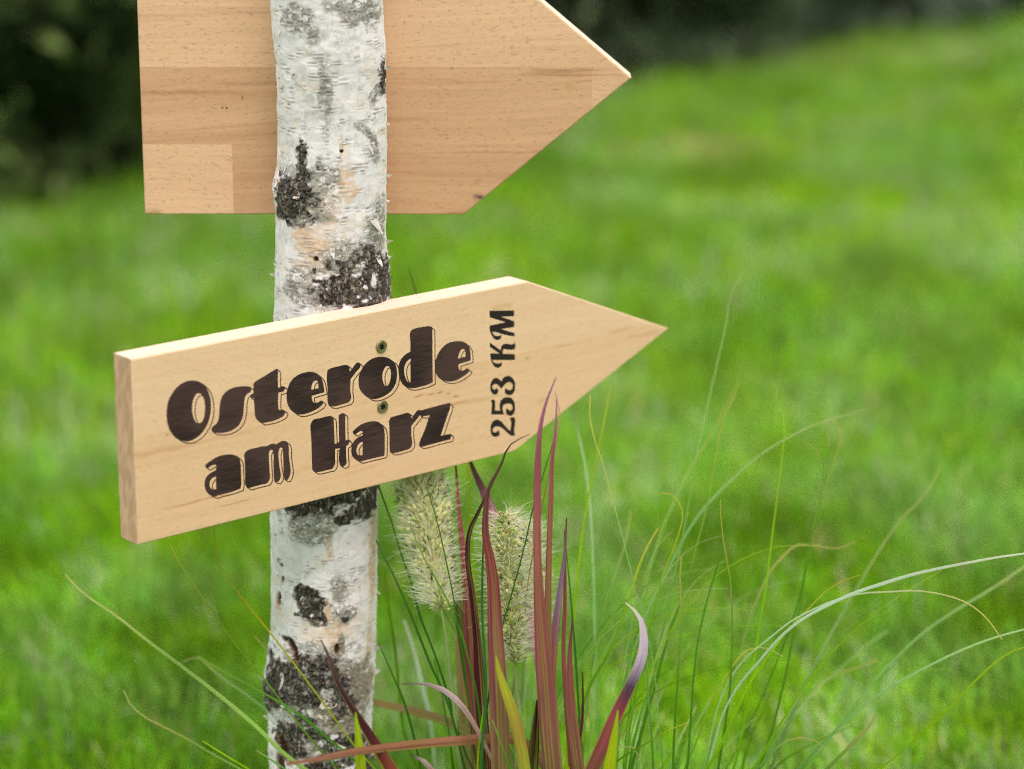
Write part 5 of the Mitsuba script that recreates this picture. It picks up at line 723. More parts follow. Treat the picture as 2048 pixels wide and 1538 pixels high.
("f:palegreen", [[-279.6,2105.4,272.4,0.84],[-263.8,2100.6,278.7,1.19],[-251.2,2091.7,270.5,1.53],[-237.8,2083.2,263.8,1.87],[-224.2,2074.9,257.6,2.16],[-211.1,2066.4,250.8,2.38],[-197.9,2058.0,244.4,2.6],[-184.5,2049.7,238.4,2.82],[-171.1,2041.5,232.4,2.89],[-158.0,2033.2,226.2,2.88],[-145.2,2024.8,219.9,2.87],[-132.6,2016.4,213.4,2.86],[-51.8,2013.8,158.7,2.86],[19.5,2064.7,77.0,2.86],[48.7,2096.4,-18.5,2.86]]),
("f:green", [[-230.2,1826.0,387.3,1.1],[-218.0,1824.8,379.7,1.23],[-205.5,1823.7,372.5,1.37],[-192.7,1822.8,365.7,1.5],[-180.1,1821.8,358.6,1.63],[-167.5,1820.7,351.3,1.77],[-155.4,1819.5,343.5,1.9],[-144.2,1817.9,334.4,2.04],[-133.2,1816.2,324.8,2.17],[-122.1,1814.5,315.5,2.21],[-111.2,1812.8,305.9,2.21],[-100.8,1810.9,295.8,2.21],[-12.8,1853.0,203.9,2.21],[51.5,1952.8,102.1,2.21],[75.1,2006.4,-17.7,2.21]]),
("f:tan", [[-315.0,2015.2,284.0,0.81],[-307.8,2007.1,273.2,1.01],[-296.0,2000.1,266.7,1.21],[-282.4,1993.5,261.9,1.41],[-268.8,1987.2,257.8,1.61],[-255.5,1980.7,253.1,1.7],[-242.7,1974.1,247.9,1.8],[-229.6,1967.6,243.1,1.89],[-216.5,1961.1,238.6,1.99],[-100.1,1962.0,184.3,1.99],[5.6,2021.6,95.4,1.99],[49.4,2058.1,-18.5,1.99]]),
("f:yellowgreen", [[-244.0,1948.5,268.0,0.79],[-234.7,1947.0,262.3,1.2],[-225.4,1945.4,256.8,1.58],[-216.0,1943.9,251.3,1.58],[-206.6,1942.4,245.9,1.58],[-92.9,1961.5,178.5,1.58],[7.4,2017.1,91.7,1.58],[48.4,2047.8,-18.5,1.58]]),
("f:palegreen", [[-201.8,1946.6,261.1,0.79],[-196.1,1945.6,257.6,1.4],[-190.3,1944.6,254.0,1.97],[-184.6,1943.6,250.4,1.97],[-179.0,1942.6,246.7,1.97],[-74.0,1961.6,176.7,1.97],[17.6,2018.1,89.4,1.97],[54.8,2049.3,-18.4,1.97]]),
("f:tanpale", [[-212.3,2064.5,311.9,1.24],[-204.4,2058.4,304.8,1.73],[-195.8,2052.4,298.4,2.22],[-188.0,2046.3,291.4,2.46],[-180.5,2040.2,284.1,2.46],[-173.5,2033.9,276.5,2.46],[-87.8,2021.2,193.5,2.46],[0.6,2065.6,94.1,2.46],[39.4,2095.2,-18.8,2.46]]),
("f:dark", [[-154.2,1825.7,349.0,0.74],[-149.4,1825.0,338.9,0.88],[-144.3,1824.3,329.1,1.03],[-138.7,1823.7,319.4,1.18],[-133.4,1823.1,309.6,1.33],[-128.7,1822.4,299.5,1.48],[-59.2,1866.8,193.5,1.48],[12.3,1961.8,96.0,1.48],[43.5,2012.1,-18.7,1.48]]),
("b:red", [[32.8,1914.2,574.6,0.75],[25.6,1911.5,556.3,1.74],[21.2,1908.7,537.3,2.74],[19.6,1905.7,517.7,3.74],[19.0,1902.7,498.0,4.54],[18.8,1899.6,478.3,4.75],[18.8,1896.6,458.6,4.95],[19.2,1893.5,438.8,5.16],[19.9,1890.4,418.9,6.07],[21.1,1887.3,399.1,7.68],[22.6,1884.2,379.2,9.3],[24.2,1881.1,359.3,10.92],[25.9,1878.0,339.3,11.79],[27.5,1874.9,319.3,12.41],[29.2,1871.8,299.3,12.5],[31.1,1868.6,279.2,12.51],[34.2,1893.5,179.6,12.51],[29.3,1959.4,81.6,12.51],[25.7,1995.3,-19.2,12.51]]),
("b:red", [[33.4,1924.7,556.1,0.75],[33.3,1922.7,540.5,1.33],[32.1,1920.8,525.1,1.91],[30.2,1918.9,509.6,2.38],[29.8,1917.0,493.9,2.67],[29.3,1915.0,478.2,2.96],[28.8,1913.1,462.5,3.26],[28.3,1911.1,446.8,3.55],[27.9,1909.1,431.0,3.85],[27.6,1907.1,415.2,4.14],[27.4,1905.1,399.3,4.44],[27.4,1903.1,383.4,4.56],[27.7,1901.1,367.5,4.57],[28.2,1899.0,351.5,4.57],[31.3,1915.8,228.8,4.57],[32.8,1965.4,104.4,4.57],[33.2,1992.8,-19.0,4.57]]),
("b:strawthin", [[32.6,1945.1,555.1,0.57],[36.2,1944.5,543.5,0.63],[36.8,1943.7,531.4,0.68],[34.7,1943.0,519.4,0.72],[32.0,1942.3,507.6,0.76],[3.9,1959.3,334.8,0.76],[-8.1,2003.1,155.5,0.76],[-10.3,2026.9,-20.3,0.76]]),
("b:darkred", [[13.4,1907.7,532.6,0.37],[-1.7,1908.0,523.6,0.95],[-8.9,1906.3,507.2,1.65],[-17.2,1904.7,491.5,2.43],[-19.7,1902.5,473.9,3.7],[-19.9,1900.3,456.0,4.6],[-16.9,1898.2,438.3,6.08],[-14.4,1896.0,420.5,7.48],[-13.5,1893.8,402.5,8.63],[-12.8,1891.6,384.4,9.79],[-11.9,1889.3,366.3,10.58],[-11.0,1887.1,348.2,11.17],[-10.3,1884.8,330.0,11.75],[-9.7,1882.5,311.8,11.91],[-9.2,1880.2,293.5,12.05],[-8.8,1877.9,275.1,12.19],[-0.7,1906.1,176.0,12.19],[12.3,1975.0,80.2,12.19],[18.9,2012.2,-19.4,12.19]]),
("b:wine", [[-46.8,2057.7,474.5,1.21],[-45.0,2050.2,460.0,1.61],[-43.8,2042.7,445.4,2.01],[-42.7,2035.2,431.0,2.41],[-41.1,2027.8,416.6,3.48],[-39.2,2020.3,402.2,4.54],[-37.5,2012.9,388.0,5.6],[-36.2,2005.5,373.7,6.39],[-35.2,1998.1,359.4,7.17],[-34.2,1990.7,345.2,7.96],[-33.0,1983.3,331.1,8.48],[-31.7,1976.0,317.0,8.99],[-30.4,1968.6,303.0,9.51],[-29.3,1961.3,289.0,9.23],[-28.2,1953.9,275.0,8.95],[-27.2,1946.6,261.1,8.67],[-14.0,1947.6,172.5,8.67],[4.6,1998.9,76.7,8.67],[13.7,2030.3,-19.6,8.67]]),
("b:blackred", [[-6.2,1960.4,498.0,0.77],[-12.4,1957.3,484.2,1.18],[-19.3,1954.2,470.7,1.62],[-25.8,1951.1,457.0,2.23],[-32.5,1948.0,443.1,2.75],[-34.3,1944.5,428.3,2.96],[-33.4,1941.1,413.2,3.39],[-31.0,1937.6,398.2,4.22],[-29.2,1934.1,383.1,4.84],[-27.6,1930.6,368.0,5.25],[-26.4,1927.1,352.9,5.92],[-25.4,1923.6,337.8,6.75],[-24.5,1920.1,322.6,7.26],[-23.4,1916.6,307.4,7.68],[-22.2,1913.1,292.3,7.73],[-20.9,1909.5,277.1,7.73],[-12.6,1925.8,179.0,7.73],[-6.1,1982.8,80.0,7.73],[-3.7,2014.8,-20.1,7.73]]),
("b:pink", [[-36.6,2095.4,460.9,1.64],[-31.5,2087.5,448.1,3.28],[-24.9,2079.8,435.9,4.91],[-18.9,2072.1,423.5,6.54],[-13.2,2064.3,411.1,8.16],[-7.5,2056.6,398.7,8.96],[-1.6,2048.8,386.5,9.75],[4.2,2041.1,374.3,9.33],[9.0,2033.4,361.9,8.91],[13.3,2025.5,349.2,8.08],[16.8,2017.7,336.5,7.26],[19.9,2009.8,323.8,6.84],[22.5,2001.9,310.9,6.43],[32.4,1985.6,209.7,6.43],[31.4,2015.8,93.8,6.43],[29.0,2037.3,-19.1,6.43]]),
("b:greytip", [[41.7,1938.6,456.7,0.77],[41.2,1934.6,442.3,1.4],[40.2,1930.6,428.0,2.04],[38.2,1926.7,413.8,2.87],[36.3,1922.7,399.5,3.83],[34.5,1918.8,385.3,4.72],[32.7,1914.8,371.0,5.36],[31.2,1910.9,356.8,6.0],[30.2,1906.9,342.4,6.13],[29.4,1902.9,328.1,6.13],[28.6,1899.0,313.8,6.13],[27.9,1895.0,299.4,6.13],[27.2,1891.0,285.1,6.13],[18.8,1906.1,184.7,6.13],[8.3,1966.3,83.1,6.13],[3.3,2000.5,-19.9,6.13]]),
("b:rust", [[45.9,1898.8,388.1,1.14],[44.4,1896.1,373.7,2.22],[43.7,1893.4,359.3,3.31],[43.9,1890.7,344.8,4.73],[44.4,1888.0,330.3,6.19],[45.4,1885.3,315.8,7.06],[47.1,1882.6,301.4,7.79],[48.9,1879.8,287.0,8.16],[51.1,1877.1,272.6,8.38],[52.5,1893.1,176.4,8.38],[39.1,1944.0,79.0,8.38],[30.7,1972.3,-19.1,8.38]]),
("b:rust", [[41.0,1955.0,441.1,1.16],[41.0,1950.9,426.1,1.58],[41.0,1946.7,411.2,2.0],[41.0,1942.6,396.3,2.43],[40.9,1938.5,381.4,2.74],[40.2,1934.3,366.5,2.85],[39.8,1930.2,351.5,2.95],[40.3,1926.0,336.6,3.06],[41.3,1921.9,321.7,3.16],[42.3,1917.8,306.8,3.27],[43.5,1913.7,292.0,3.37],[44.9,1909.5,277.1,3.48],[43.8,1922.9,179.9,3.48],[31.7,1978.8,80.8,3.48],[24.4,2010.7,-19.3,3.48]]),
("b:lavender", [[85.2,1883.5,407.8,0.56],[95.3,1881.9,398.2,2.34],[98.9,1879.2,384.8,5.21],[98.4,1876.4,370.9,6.57],[94.3,1873.7,357.5,6.99],[88.3,1871.2,344.8,7.51],[82.3,1868.8,332.1,8.43],[76.4,1866.3,319.4,9.27],[70.8,1863.7,306.5,9.92],[65.2,1861.2,293.6,10.32],[59.6,1858.7,280.7,10.56],[26.8,1883.5,184.0,10.56],[10.9,1952.7,84.2,10.56],[7.0,1990.6,-19.8,10.56]]),
("b:plum", [[-139.5,1824.4,400.4,0.73],[-133.7,1823.3,387.1,2.01],[-129.6,1822.0,372.9,2.75],[-123.5,1820.8,359.5,3.39],[-116.1,1819.9,346.8,4.4],[-108.4,1819.0,334.2,5.7],[-100.9,1818.1,321.4,6.99],[-93.4,1817.1,308.6,8.29],[-86.3,1816.1,295.5,9.59],[-36.3,1849.8,194.5,9.59],[-1.6,1924.0,91.0,9.59],[10.6,1963.3,-19.7,9.59]]),
("b:brown", [[-158.7,1730.8,343.5,1.76],[-146.1,1748.2,338.3,2.67],[-133.4,1765.7,333.3,3.61],[-120.5,1783.3,328.9,4.43],[-107.2,1800.8,323.7,4.87],[-93.5,1818.1,318.3,5.32],[-79.5,1835.4,312.6,5.71],[-65.3,1852.7,306.8,6.03],[-50.8,1869.9,300.9,6.36],[-35.9,1887.1,294.9,6.59],[-20.8,1904.3,288.8,6.79],[-5.4,1921.4,282.5,6.99],[35.6,1978.1,216.4,6.99],[41.0,2005.2,98.8,6.99],[36.8,2011.6,-18.9,6.99]]),
("b:oliverust", [[-128.8,2069.5,255.3,4.17],[-113.0,2060.2,254.5,4.77],[-97.0,2051.2,254.7,5.37],[-81.3,2042.1,254.7,5.82],[-65.8,2032.8,253.9,5.95],[-50.9,2023.3,252.4,6.08],[-36.5,2013.4,249.5,6.1],[-22.8,2003.3,245.7,6.08],[-9.7,1993.0,241.1,6.05],[28.8,1982.3,183.9,6.05],[30.0,2019.2,81.6,6.05],[23.7,2043.9,-19.3,6.05]]),
("b:limerust", [[-12.0,1873.0,369.8,0.75],[-9.7,1870.9,357.0,3.53],[-5.6,1868.9,344.5,5.46],[-1.3,1867.0,332.1,6.58],[2.5,1865.0,319.5,7.53],[5.5,1862.9,306.8,7.54],[8.0,1860.8,293.8,7.54],[9.8,1858.7,280.7,7.55],[22.5,1881.1,181.1,7.55],[31.3,1942.9,82.2,7.55],[34.4,1976.8,-19.0,7.55]]),
("b:lime", [[-113.4,1796.3,355.2,0.72],[-112.4,1798.0,342.8,3.17],[-111.6,1799.8,330.3,4.82],[-111.0,1801.5,317.8,5.94],[-110.5,1803.2,305.2,6.95],[-89.9,1848.6,195.0,6.95],[-54.9,1918.4,89.8,6.95],[-37.2,1953.0,-21.1,6.95]]),
("b:lime", [[78.4,1834.0,341.6,0.74],[76.9,1835.6,328.5,3.06],[75.4,1837.1,315.3,5.19],[73.9,1838.6,302.1,6.7],[72.5,1840.2,288.9,8.22],[60.4,1881.2,185.7,8.22],[50.6,1946.4,85.5,8.22],[46.7,1979.1,-18.6,8.22]]),
("b:redtip", [[-85.1,2145.5,604.0,0.62],[-79.3,2137.2,586.5,0.96],[-76.2,2128.7,568.4,1.3],[-73.3,2120.2,550.4,1.64],[-70.4,2111.8,532.5,1.92],[-67.6,2103.4,514.6,2.19],[-64.7,2095.0,496.7,2.46],[-61.9,2086.6,478.9,2.72],[-59.2,2078.2,461.2,2.99],[-56.5,2069.8,443.5,3.26],[-53.9,2061.5,425.8,3.52],[-51.4,2053.1,408.3,3.79],[-48.9,2044.8,390.7,4.05],[-46.5,2036.5,373.2,4.59],[-44.2,2028.2,355.8,5.12],[-42.0,2019.9,338.4,5.65],[-24.5,2003.8,225.4,5.65],[-6.0,2028.6,101.3,5.65],[2.1,2046.7,-19.9,5.65]]),
("b:mauve", [[-83.0,1867.2,348.8,0.56],[-70.4,1870.4,347.9,1.44],[-57.8,1873.0,344.8,2.51],[-46.6,1874.4,337.6,3.77],[-37.7,1875.1,327.7,3.53],[-30.4,1875.4,316.3,3.15],[-24.3,1875.5,304.0,2.65],[6.7,1902.1,201.2,2.65],[11.2,1952.7,91.1,2.65],[8.4,1979.0,-19.7,2.65]]),
("b:oliverust", [[-43.3,2087.9,321.6,4.17],[-43.0,2081.9,308.3,6.25],[-42.4,2076.0,295.1,8.32],[-41.6,2070.0,281.9,8.46],[-40.6,2064.0,268.7,8.59],[-39.7,2058.1,255.6,8.72],[-38.8,2052.1,242.5,8.81],[-38.0,2046.2,229.4,8.9],[-37.1,2040.3,216.3,8.99],[-36.3,2034.3,203.3,9.09],[-24.1,2027.1,132.3,9.09],[-5.3,2047.2,55.7,9.09],[4.1,2060.8,-19.9,9.09]]),
("b:blackgreen", [[19.7,1919.9,314.4,1.55],[18.9,1916.9,303.5,3.47],[18.1,1913.9,292.7,5.39],[17.3,1910.9,281.9,6.54],[16.4,1907.9,271.1,7.14],[15.5,1904.9,260.3,7.73],[4.3,1917.0,168.2,7.73],[-8.2,1968.9,74.3,7.73],[-13.9,1998.6,-20.4,7.73]]),
("b:blackred", [[54.3,1916.2,338.6,0.77],[54.6,1912.8,326.1,1.28],[54.6,1909.3,313.7,1.8],[54.0,1905.9,301.3,2.31],[52.2,1902.5,289.0,2.57],[50.4,1899.0,276.7,2.82],[48.5,1895.6,264.4,3.08],[31.0,1911.0,171.1,3.08],[13.9,1969.8,76.7,3.08],[6.6,2003.0,-19.8,3.08]]),
("b:mauve", [[-74.7,1825.3,310.2,0.74],[-70.1,1827.1,307.2,1.71],[-66.0,1828.7,303.7,2.64],[-62.4,1830.1,299.5,3.18],[-59.1,1831.4,294.7,3.72],[-10.4,1882.3,197.9,3.72],[12.5,1952.6,92.6,3.72],[17.7,1986.6,-19.5,3.72]]),
("b:lime", [[44.5,1936.4,299.2,0.78],[43.9,1928.5,289.4,1.79],[43.5,1920.6,279.7,2.75],[43.2,1912.7,270.0,3.12],[42.9,1904.9,260.3,3.48],[40.1,1904.9,176.6,3.48],[36.9,1973.5,79.8,3.48],[35.4,2015.5,-18.9,3.48]]),
("f:pale", [[202.3,2059.8,241.3,0.83],[193.5,2052.0,235.9,1.02],[185.1,2044.2,230.2,1.21],[177.3,2036.3,224.0,1.55],[170.3,2028.2,217.3,2.04],[165.4,2019.8,209.7,2.52],[136.3,2010.2,147.3,2.52],[114.5,2050.3,65.6,2.52],[106.4,2076.6,-16.8,2.52]]),
("f:bright", [[-92.8,2188.3,252.1,0.88],[-84.7,2180.4,239.6,1.09],[-77.0,2172.4,226.9,1.3],[-69.7,2164.4,214.0,1.51],[-63.0,2156.3,201.0,1.77],[-57.0,2148.2,187.8,2.09],[-52.3,2140.0,174.2,2.41],[-49.0,2131.7,160.3,2.73],[-17.1,2118.5,104.2,2.73],[29.5,2130.2,45.0,2.73],[52.3,2139.8,-18.4,2.73]]),
("f:olive", [[287.8,2090.7,221.1,0.84],[274.9,2084.6,218.1,1.19],[262.1,2078.5,214.8,1.54],[249.6,2072.3,211.2,1.88],[237.4,2066.0,207.2,2.23],[225.7,2059.5,202.3,2.58],[216.0,2052.4,195.3,2.93],[159.6,2045.4,140.7,2.93],[113.4,2077.9,64.7,2.93],[95.2,2099.1,-17.1,2.93]]),
("f:green", [[114.9,2002.1,307.1,0.8],[110.0,1993.8,295.9,1.21],[105.5,1985.5,284.8,1.61],[101.4,1977.2,273.5,2.01],[97.7,1968.9,262.3,2.35],[94.7,1960.6,250.9,2.68],[92.7,1952.2,239.5,3.02],[78.1,1951.8,161.2,3.02],[63.9,2008.9,72.2,3.02],[57.9,2044.0,-18.3,3.02]]),
("f:green", [[-11.2,1976.0,269.5,0.8],[-6.3,1966.7,263.8,1.42],[-1.9,1957.3,258.0,2.03],[1.8,1947.8,252.0,2.0],[4.2,1938.3,245.6,1.97],[32.5,1932.2,176.3,1.97],[65.7,2008.3,81.9,1.97],[81.0,2056.0,-17.6,1.97]]),
("f:pale", [[73.0,2232.5,221.7,0.9],[71.8,2223.5,207.9,1.18],[70.7,2214.5,194.1,1.47],[69.8,2205.5,180.4,1.76],[68.9,2196.5,166.8,1.98],[68.2,2187.6,153.2,2.19],[67.6,2178.6,139.7,2.41],[69.0,2157.2,91.4,2.41],[73.4,2148.0,36.4,2.41],[75.9,2146.2,-17.7,2.41]]),
("f:pale", [[171.8,2051.4,273.5,0.83],[164.0,2043.8,264.6,1.09],[156.6,2036.1,255.5,1.36],[149.7,2028.3,246.2,1.62],[143.5,2020.5,236.7,2.09],[138.2,2012.6,226.8,2.55],[134.7,2004.5,216.4,3.01],[107.5,2002.0,146.4,3.01],[79.3,2051.7,65.4,3.01],[66.9,2082.8,-18.0,3.01]]),
("f:pale", [[95.8,2271.0,203.7,0.91],[94.6,2262.0,190.0,1.1],[93.5,2253.1,176.4,1.29],[92.4,2244.1,162.9,1.48],[91.5,2235.2,149.4,2.12],[90.7,2226.3,135.9,2.76],[90.2,2217.4,122.6,3.39],[91.3,2195.5,79.7,3.39],[95.2,2182.2,31.2,3.39],[97.4,2178.1,-17.1,3.39]]),
("f:bright", [[48.4,2256.3,146.7,0.91],[48.3,2246.8,140.5,1.52],[48.1,2237.3,134.3,2.12],[48.0,2227.8,128.2,2.35],[47.8,2218.4,122.1,2.58],[54.6,2185.4,85.4,2.58],[68.5,2168.3,34.5,2.58],[75.8,2163.7,-17.7,2.58]]),
("f:palegreen", [[152.0,2042.6,258.3,0.82],[145.9,2034.2,250.7,1.3],[140.2,2025.9,242.9,1.78],[135.0,2017.4,235.0,2.04],[130.6,2008.9,226.8,2.1],[127.7,2000.3,218.3,2.16],[105.2,1996.3,150.7,2.16],[83.2,2052.6,67.6,2.16],[73.9,2087.9,-17.8,2.16]]),
("f:dark", [[169.1,2220.9,189.1,0.89],[162.7,2212.0,179.8,1.18],[156.9,2203.2,170.3,1.45],[151.7,2194.3,160.7,1.82],[147.2,2185.3,150.8,2.27],[144.3,2176.3,140.7,2.73],[131.2,2152.2,94.8,2.73],[118.1,2144.2,39.0,2.73],[112.5,2143.6,-16.6,2.73]]),
("f:palegreen", [[53.6,2263.0,165.0,0.91],[53.0,2252.1,154.0,1.81],[52.5,2241.3,143.1,2.71],[52.0,2230.5,132.3,2.97],[51.7,2219.8,121.5,3.23],[58.2,2190.4,81.3,3.23],[72.0,2172.4,32.5,3.23],[79.3,2166.6,-17.6,3.23]]),
("f:olive", [[230.1,2246.4,220.6,0.9],[221.1,2238.7,209.0,1.18],[212.5,2231.0,197.1,1.46],[204.4,2223.2,185.1,1.74],[196.9,2215.4,172.9,2.04],[190.0,2207.5,160.3,2.35],[184.5,2199.4,147.4,2.66],[180.6,2191.3,134.1,2.96],[151.7,2163.1,86.4,2.96],[112.0,2142.2,37.5,2.96],[92.9,2134.5,-17.2,2.96]]),
("f:pale", [[240.6,1981.7,311.6,0.8],[231.9,1973.8,301.7,1.09],[223.7,1965.8,291.6,1.39],[216.1,1957.7,281.2,1.68],[209.1,1949.5,270.6,2.03],[203.3,1941.3,259.5,2.37],[199.3,1932.9,248.0,2.71],[161.3,1938.4,167.3,2.71],[118.5,2011.9,78.7,2.71],[99.0,2056.0,-17.0,2.71]]),
("f:green", [[263.8,2273.0,142.1,0.92],[252.1,2263.7,136.6,1.27],[240.9,2254.2,130.5,1.63],[230.6,2244.5,123.7,2.51],[223.1,2234.4,115.1,3.39],[172.6,2196.6,79.2,3.39],[111.8,2172.8,38.2,3.39],[83.6,2165.0,-17.5,3.39]]),
("f:dark", [[63.6,2242.3,229.1,0.9],[62.6,2234.2,215.7,1.08],[61.7,2226.0,202.4,1.26],[60.8,2217.9,189.1,1.44],[60.0,2209.8,175.9,1.73],[59.3,2201.7,162.8,2.13],[58.7,2193.6,149.7,2.52],[58.3,2185.5,136.6,2.92],[52.5,2167.3,88.6,2.92],[42.8,2162.3,34.4,2.92],[37.9,2162.5,-18.9,2.92]]),
("f:pale", [[3.9,2010.8,286.5,0.81],[6.3,2001.6,275.9,1.39],[8.4,1992.5,265.3,1.96],[10.2,1983.3,254.8,2.26],[11.7,1974.2,244.3,2.3],[12.6,1965.1,233.8,2.33],[31.2,1963.4,159.0,2.33],[60.6,2025.8,72.2,2.33],[75.3,2064.4,-17.7,2.33]]),
("f:pale", [[-58.9,2093.1,292.7,0.84],[-55.9,2085.1,279.7,1.29],[-53.2,2077.0,266.7,1.74],[-50.6,2069.0,253.8,2.19],[-48.2,2061.0,240.8,2.52],[-46.2,2052.9,227.9,2.74],[-44.6,2044.9,215.0,2.95],[-43.4,2036.9,202.1,3.17],[-16.4,2030.6,133.0,3.17],[29.3,2065.3,59.0,3.17],[52.4,2087.7,-18.4,3.17]]),
("f:pale", [[94.0,2243.3,195.6,0.9],[90.7,2233.6,183.0,1.26],[87.7,2223.8,170.4,1.62],[85.0,2214.1,157.8,2.1],[82.8,2204.4,145.2,2.69],[81.4,2194.7,132.6,3.29],[79.0,2170.1,87.5,3.29],[79.2,2157.0,34.8,3.29],[79.8,2153.4,-17.6,3.29]]),
("f:bright", [[133.3,2185.6,194.9,0.88],[126.9,2175.1,185.3,1.56],[121.1,2164.6,175.5,2.23],[116.2,2154.1,165.5,2.21],[113.1,2143.4,155.2,2.18],[99.6,2123.0,106.2,2.18],[86.7,2128.2,43.8,2.18],[81.3,2135.1,-17.6,2.18]]),
("f:dark", [[-64.2,2047.4,298.8,0.82],[-61.0,2039.9,287.6,0.95],[-58.0,2032.3,276.5,1.09],[-55.3,2024.8,265.3,1.22],[-52.7,2017.3,254.2,1.43],[-50.5,2009.7,243.1,1.72],[-48.8,2002.2,231.9,2.0],[-47.6,1994.6,220.8,2.29],[-17.3,1995.6,146.2,2.29],[32.0,2053.1,67.0,2.29],[56.7,2088.2,-18.3,2.29]]),
("f:olive", [[228.4,2109.3,258.3,0.85],[220.6,2101.2,247.8,1.27],[213.3,2093.0,237.1,1.7],[206.5,2084.8,226.2,2.12],[200.3,2076.6,215.2,2.44],[195.2,2068.2,203.8,2.76],[191.7,2059.8,192.0,3.08],[156.4,2051.0,128.2,3.08],[108.5,2082.9,57.6,3.08],[85.5,2104.0,-17.4,3.08]]),
("f:palegreen", [[264.6,2085.6,265.6,0.84],[254.3,2078.9,257.6,1.25],[244.3,2072.2,249.4,1.66],[234.8,2065.4,240.9,2.07],[225.7,2058.5,232.1,2.29],[217.3,2051.5,222.8,2.31],[210.2,2044.3,212.9,2.33],[205.0,2036.9,202.1,2.35],[163.2,2029.2,136.1,2.35],[115.5,2062.1,61.8,2.35],[93.8,2083.6,-17.2,2.35]]),
("f:tandark", [[94.5,2070.7,243.4,0.84],[90.5,2060.3,234.0,1.35],[87.0,2049.9,224.6,1.86],[84.1,2039.5,215.1,1.99],[82.2,2029.1,205.6,2.12],[69.6,2020.2,142.3,2.12],[56.6,2065.3,62.0,2.12],[50.9,2094.5,-18.5,2.12]]),
("f:bright", [[-78.1,2233.8,192.9,0.9],[-71.1,2224.5,182.0,1.09],[-64.6,2215.2,170.9,1.27],[-58.8,2205.8,159.5,1.69],[-54.0,2196.4,148.0,2.33],[-50.9,2186.9,136.0,2.96],[-20.7,2159.6,89.0,2.96],[24.4,2148.6,38.1,2.96],[46.5,2146.7,-18.6,2.96]]),
("f:pale", [[132.9,2146.5,211.7,0.87],[126.3,2136.1,202.2,1.4],[120.4,2125.6,192.6,1.92],[115.4,2115.1,182.6,2.43],[112.2,2104.4,172.4,2.92],[100.3,2086.2,118.8,2.92],[92.2,2099.5,49.9,2.92],[89.3,2111.0,-17.3,2.92]]),
("f:yellowgreen", [[-49.8,2302.9,333.5,0.46],[-33.1,2285.4,330.6,0.54],[-20.3,2266.7,322.8,0.62],[-10.7,2247.4,313.0,0.69],[-3.1,2227.8,302.4,0.77],[2.9,2208.2,291.5,0.85],[7.8,2188.6,280.5,0.92],[11.9,2168.9,269.6,1.0],[15.4,2149.3,258.7,1.06],[18.2,2129.8,248.0,1.13],[20.7,2110.2,237.5,1.2],[22.7,2090.8,227.1,1.27],[24.4,2071.3,217.0,1.33],[25.8,2052.0,207.0,1.4],[27.0,2032.7,197.3,1.46],[40.5,2017.4,143.9,1.46],[62.0,2060.9,63.2,1.46],[72.7,2090.4,-17.8,1.46]]),
("f:green", [[42.4,2063.1,348.4,0.41],[38.3,2059.1,334.2,0.51],[35.9,2055.1,319.7,0.62],[34.1,2051.0,305.0,0.72],[32.7,2047.0,290.3,0.82],[31.6,2042.9,275.6,0.92],[30.8,2038.8,260.8,0.99],[30.0,2034.7,246.1,1.06],[29.5,2030.6,231.4,1.13],[29.0,2026.5,216.6,1.2],[28.6,2022.4,201.8,1.27],[40.7,2031.6,129.4,1.27],[66.1,2071.9,56.7,1.27],[79.5,2095.0,-17.6,1.27]]),
("f:pale", [[175.0,2033.7,364.7,0.4],[158.8,2033.6,364.2,0.51],[142.9,2033.2,362.9,0.61],[127.1,2032.2,359.2,0.72],[112.0,2030.7,353.8,0.82],[97.8,2028.6,346.3,0.92],[84.7,2026.1,337.3,1.03],[72.8,2023.2,326.8,1.13],[62.3,2019.9,314.9,1.19],[53.1,2016.4,302.2,1.21],[45.1,2012.6,288.7,1.23],[38.1,2008.7,274.6,1.24],[32.2,2004.7,260.2,1.26],[27.2,2000.6,245.4,1.28],[22.9,1996.5,230.4,1.29],[19.3,1992.3,215.2,1.31],[18.6,2005.4,139.0,1.31],[37.8,2054.5,61.1,1.31],[49.6,2082.2,-18.5,1.31]]),
("f:green", [[137.2,2008.0,379.7,0.4],[125.1,2005.4,370.5,0.48],[116.3,2002.0,358.1,0.57],[109.8,1998.2,344.5,0.66],[104.8,1994.3,330.3,0.74],[100.8,1990.3,315.9,0.83],[97.5,1986.2,301.3,0.9],[94.8,1982.1,286.5,0.96],[92.6,1978.0,271.7,1.02],[90.8,1973.9,256.9,1.08],[89.3,1969.8,242.0,1.14],[88.0,1965.6,227.1,1.2],[83.2,1980.6,146.4,1.2],[81.6,2034.7,65.4,1.2],[81.5,2065.2,-17.6,1.2]]),
("f:lightgreen", [[63.6,2340.3,306.9,0.46],[49.6,2317.5,301.6,0.57],[39.5,2293.9,293.4,0.68],[31.8,2270.1,284.3,0.79],[25.8,2246.1,274.9,0.89],[20.9,2222.2,265.5,0.99],[16.9,2198.3,256.2,1.09],[13.5,2174.4,247.0,1.19],[10.8,2150.6,238.1,1.28],[8.4,2126.9,229.4,1.37],[6.4,2103.2,221.0,1.45],[4.8,2079.6,212.8,1.53],[3.4,2056.1,204.9,1.62],[2.2,2032.7,197.3,1.7],[15.3,2016.4,148.7,1.7],[44.4,2064.7,65.9,1.7],[59.8,2097.2,-18.2,1.7]]),
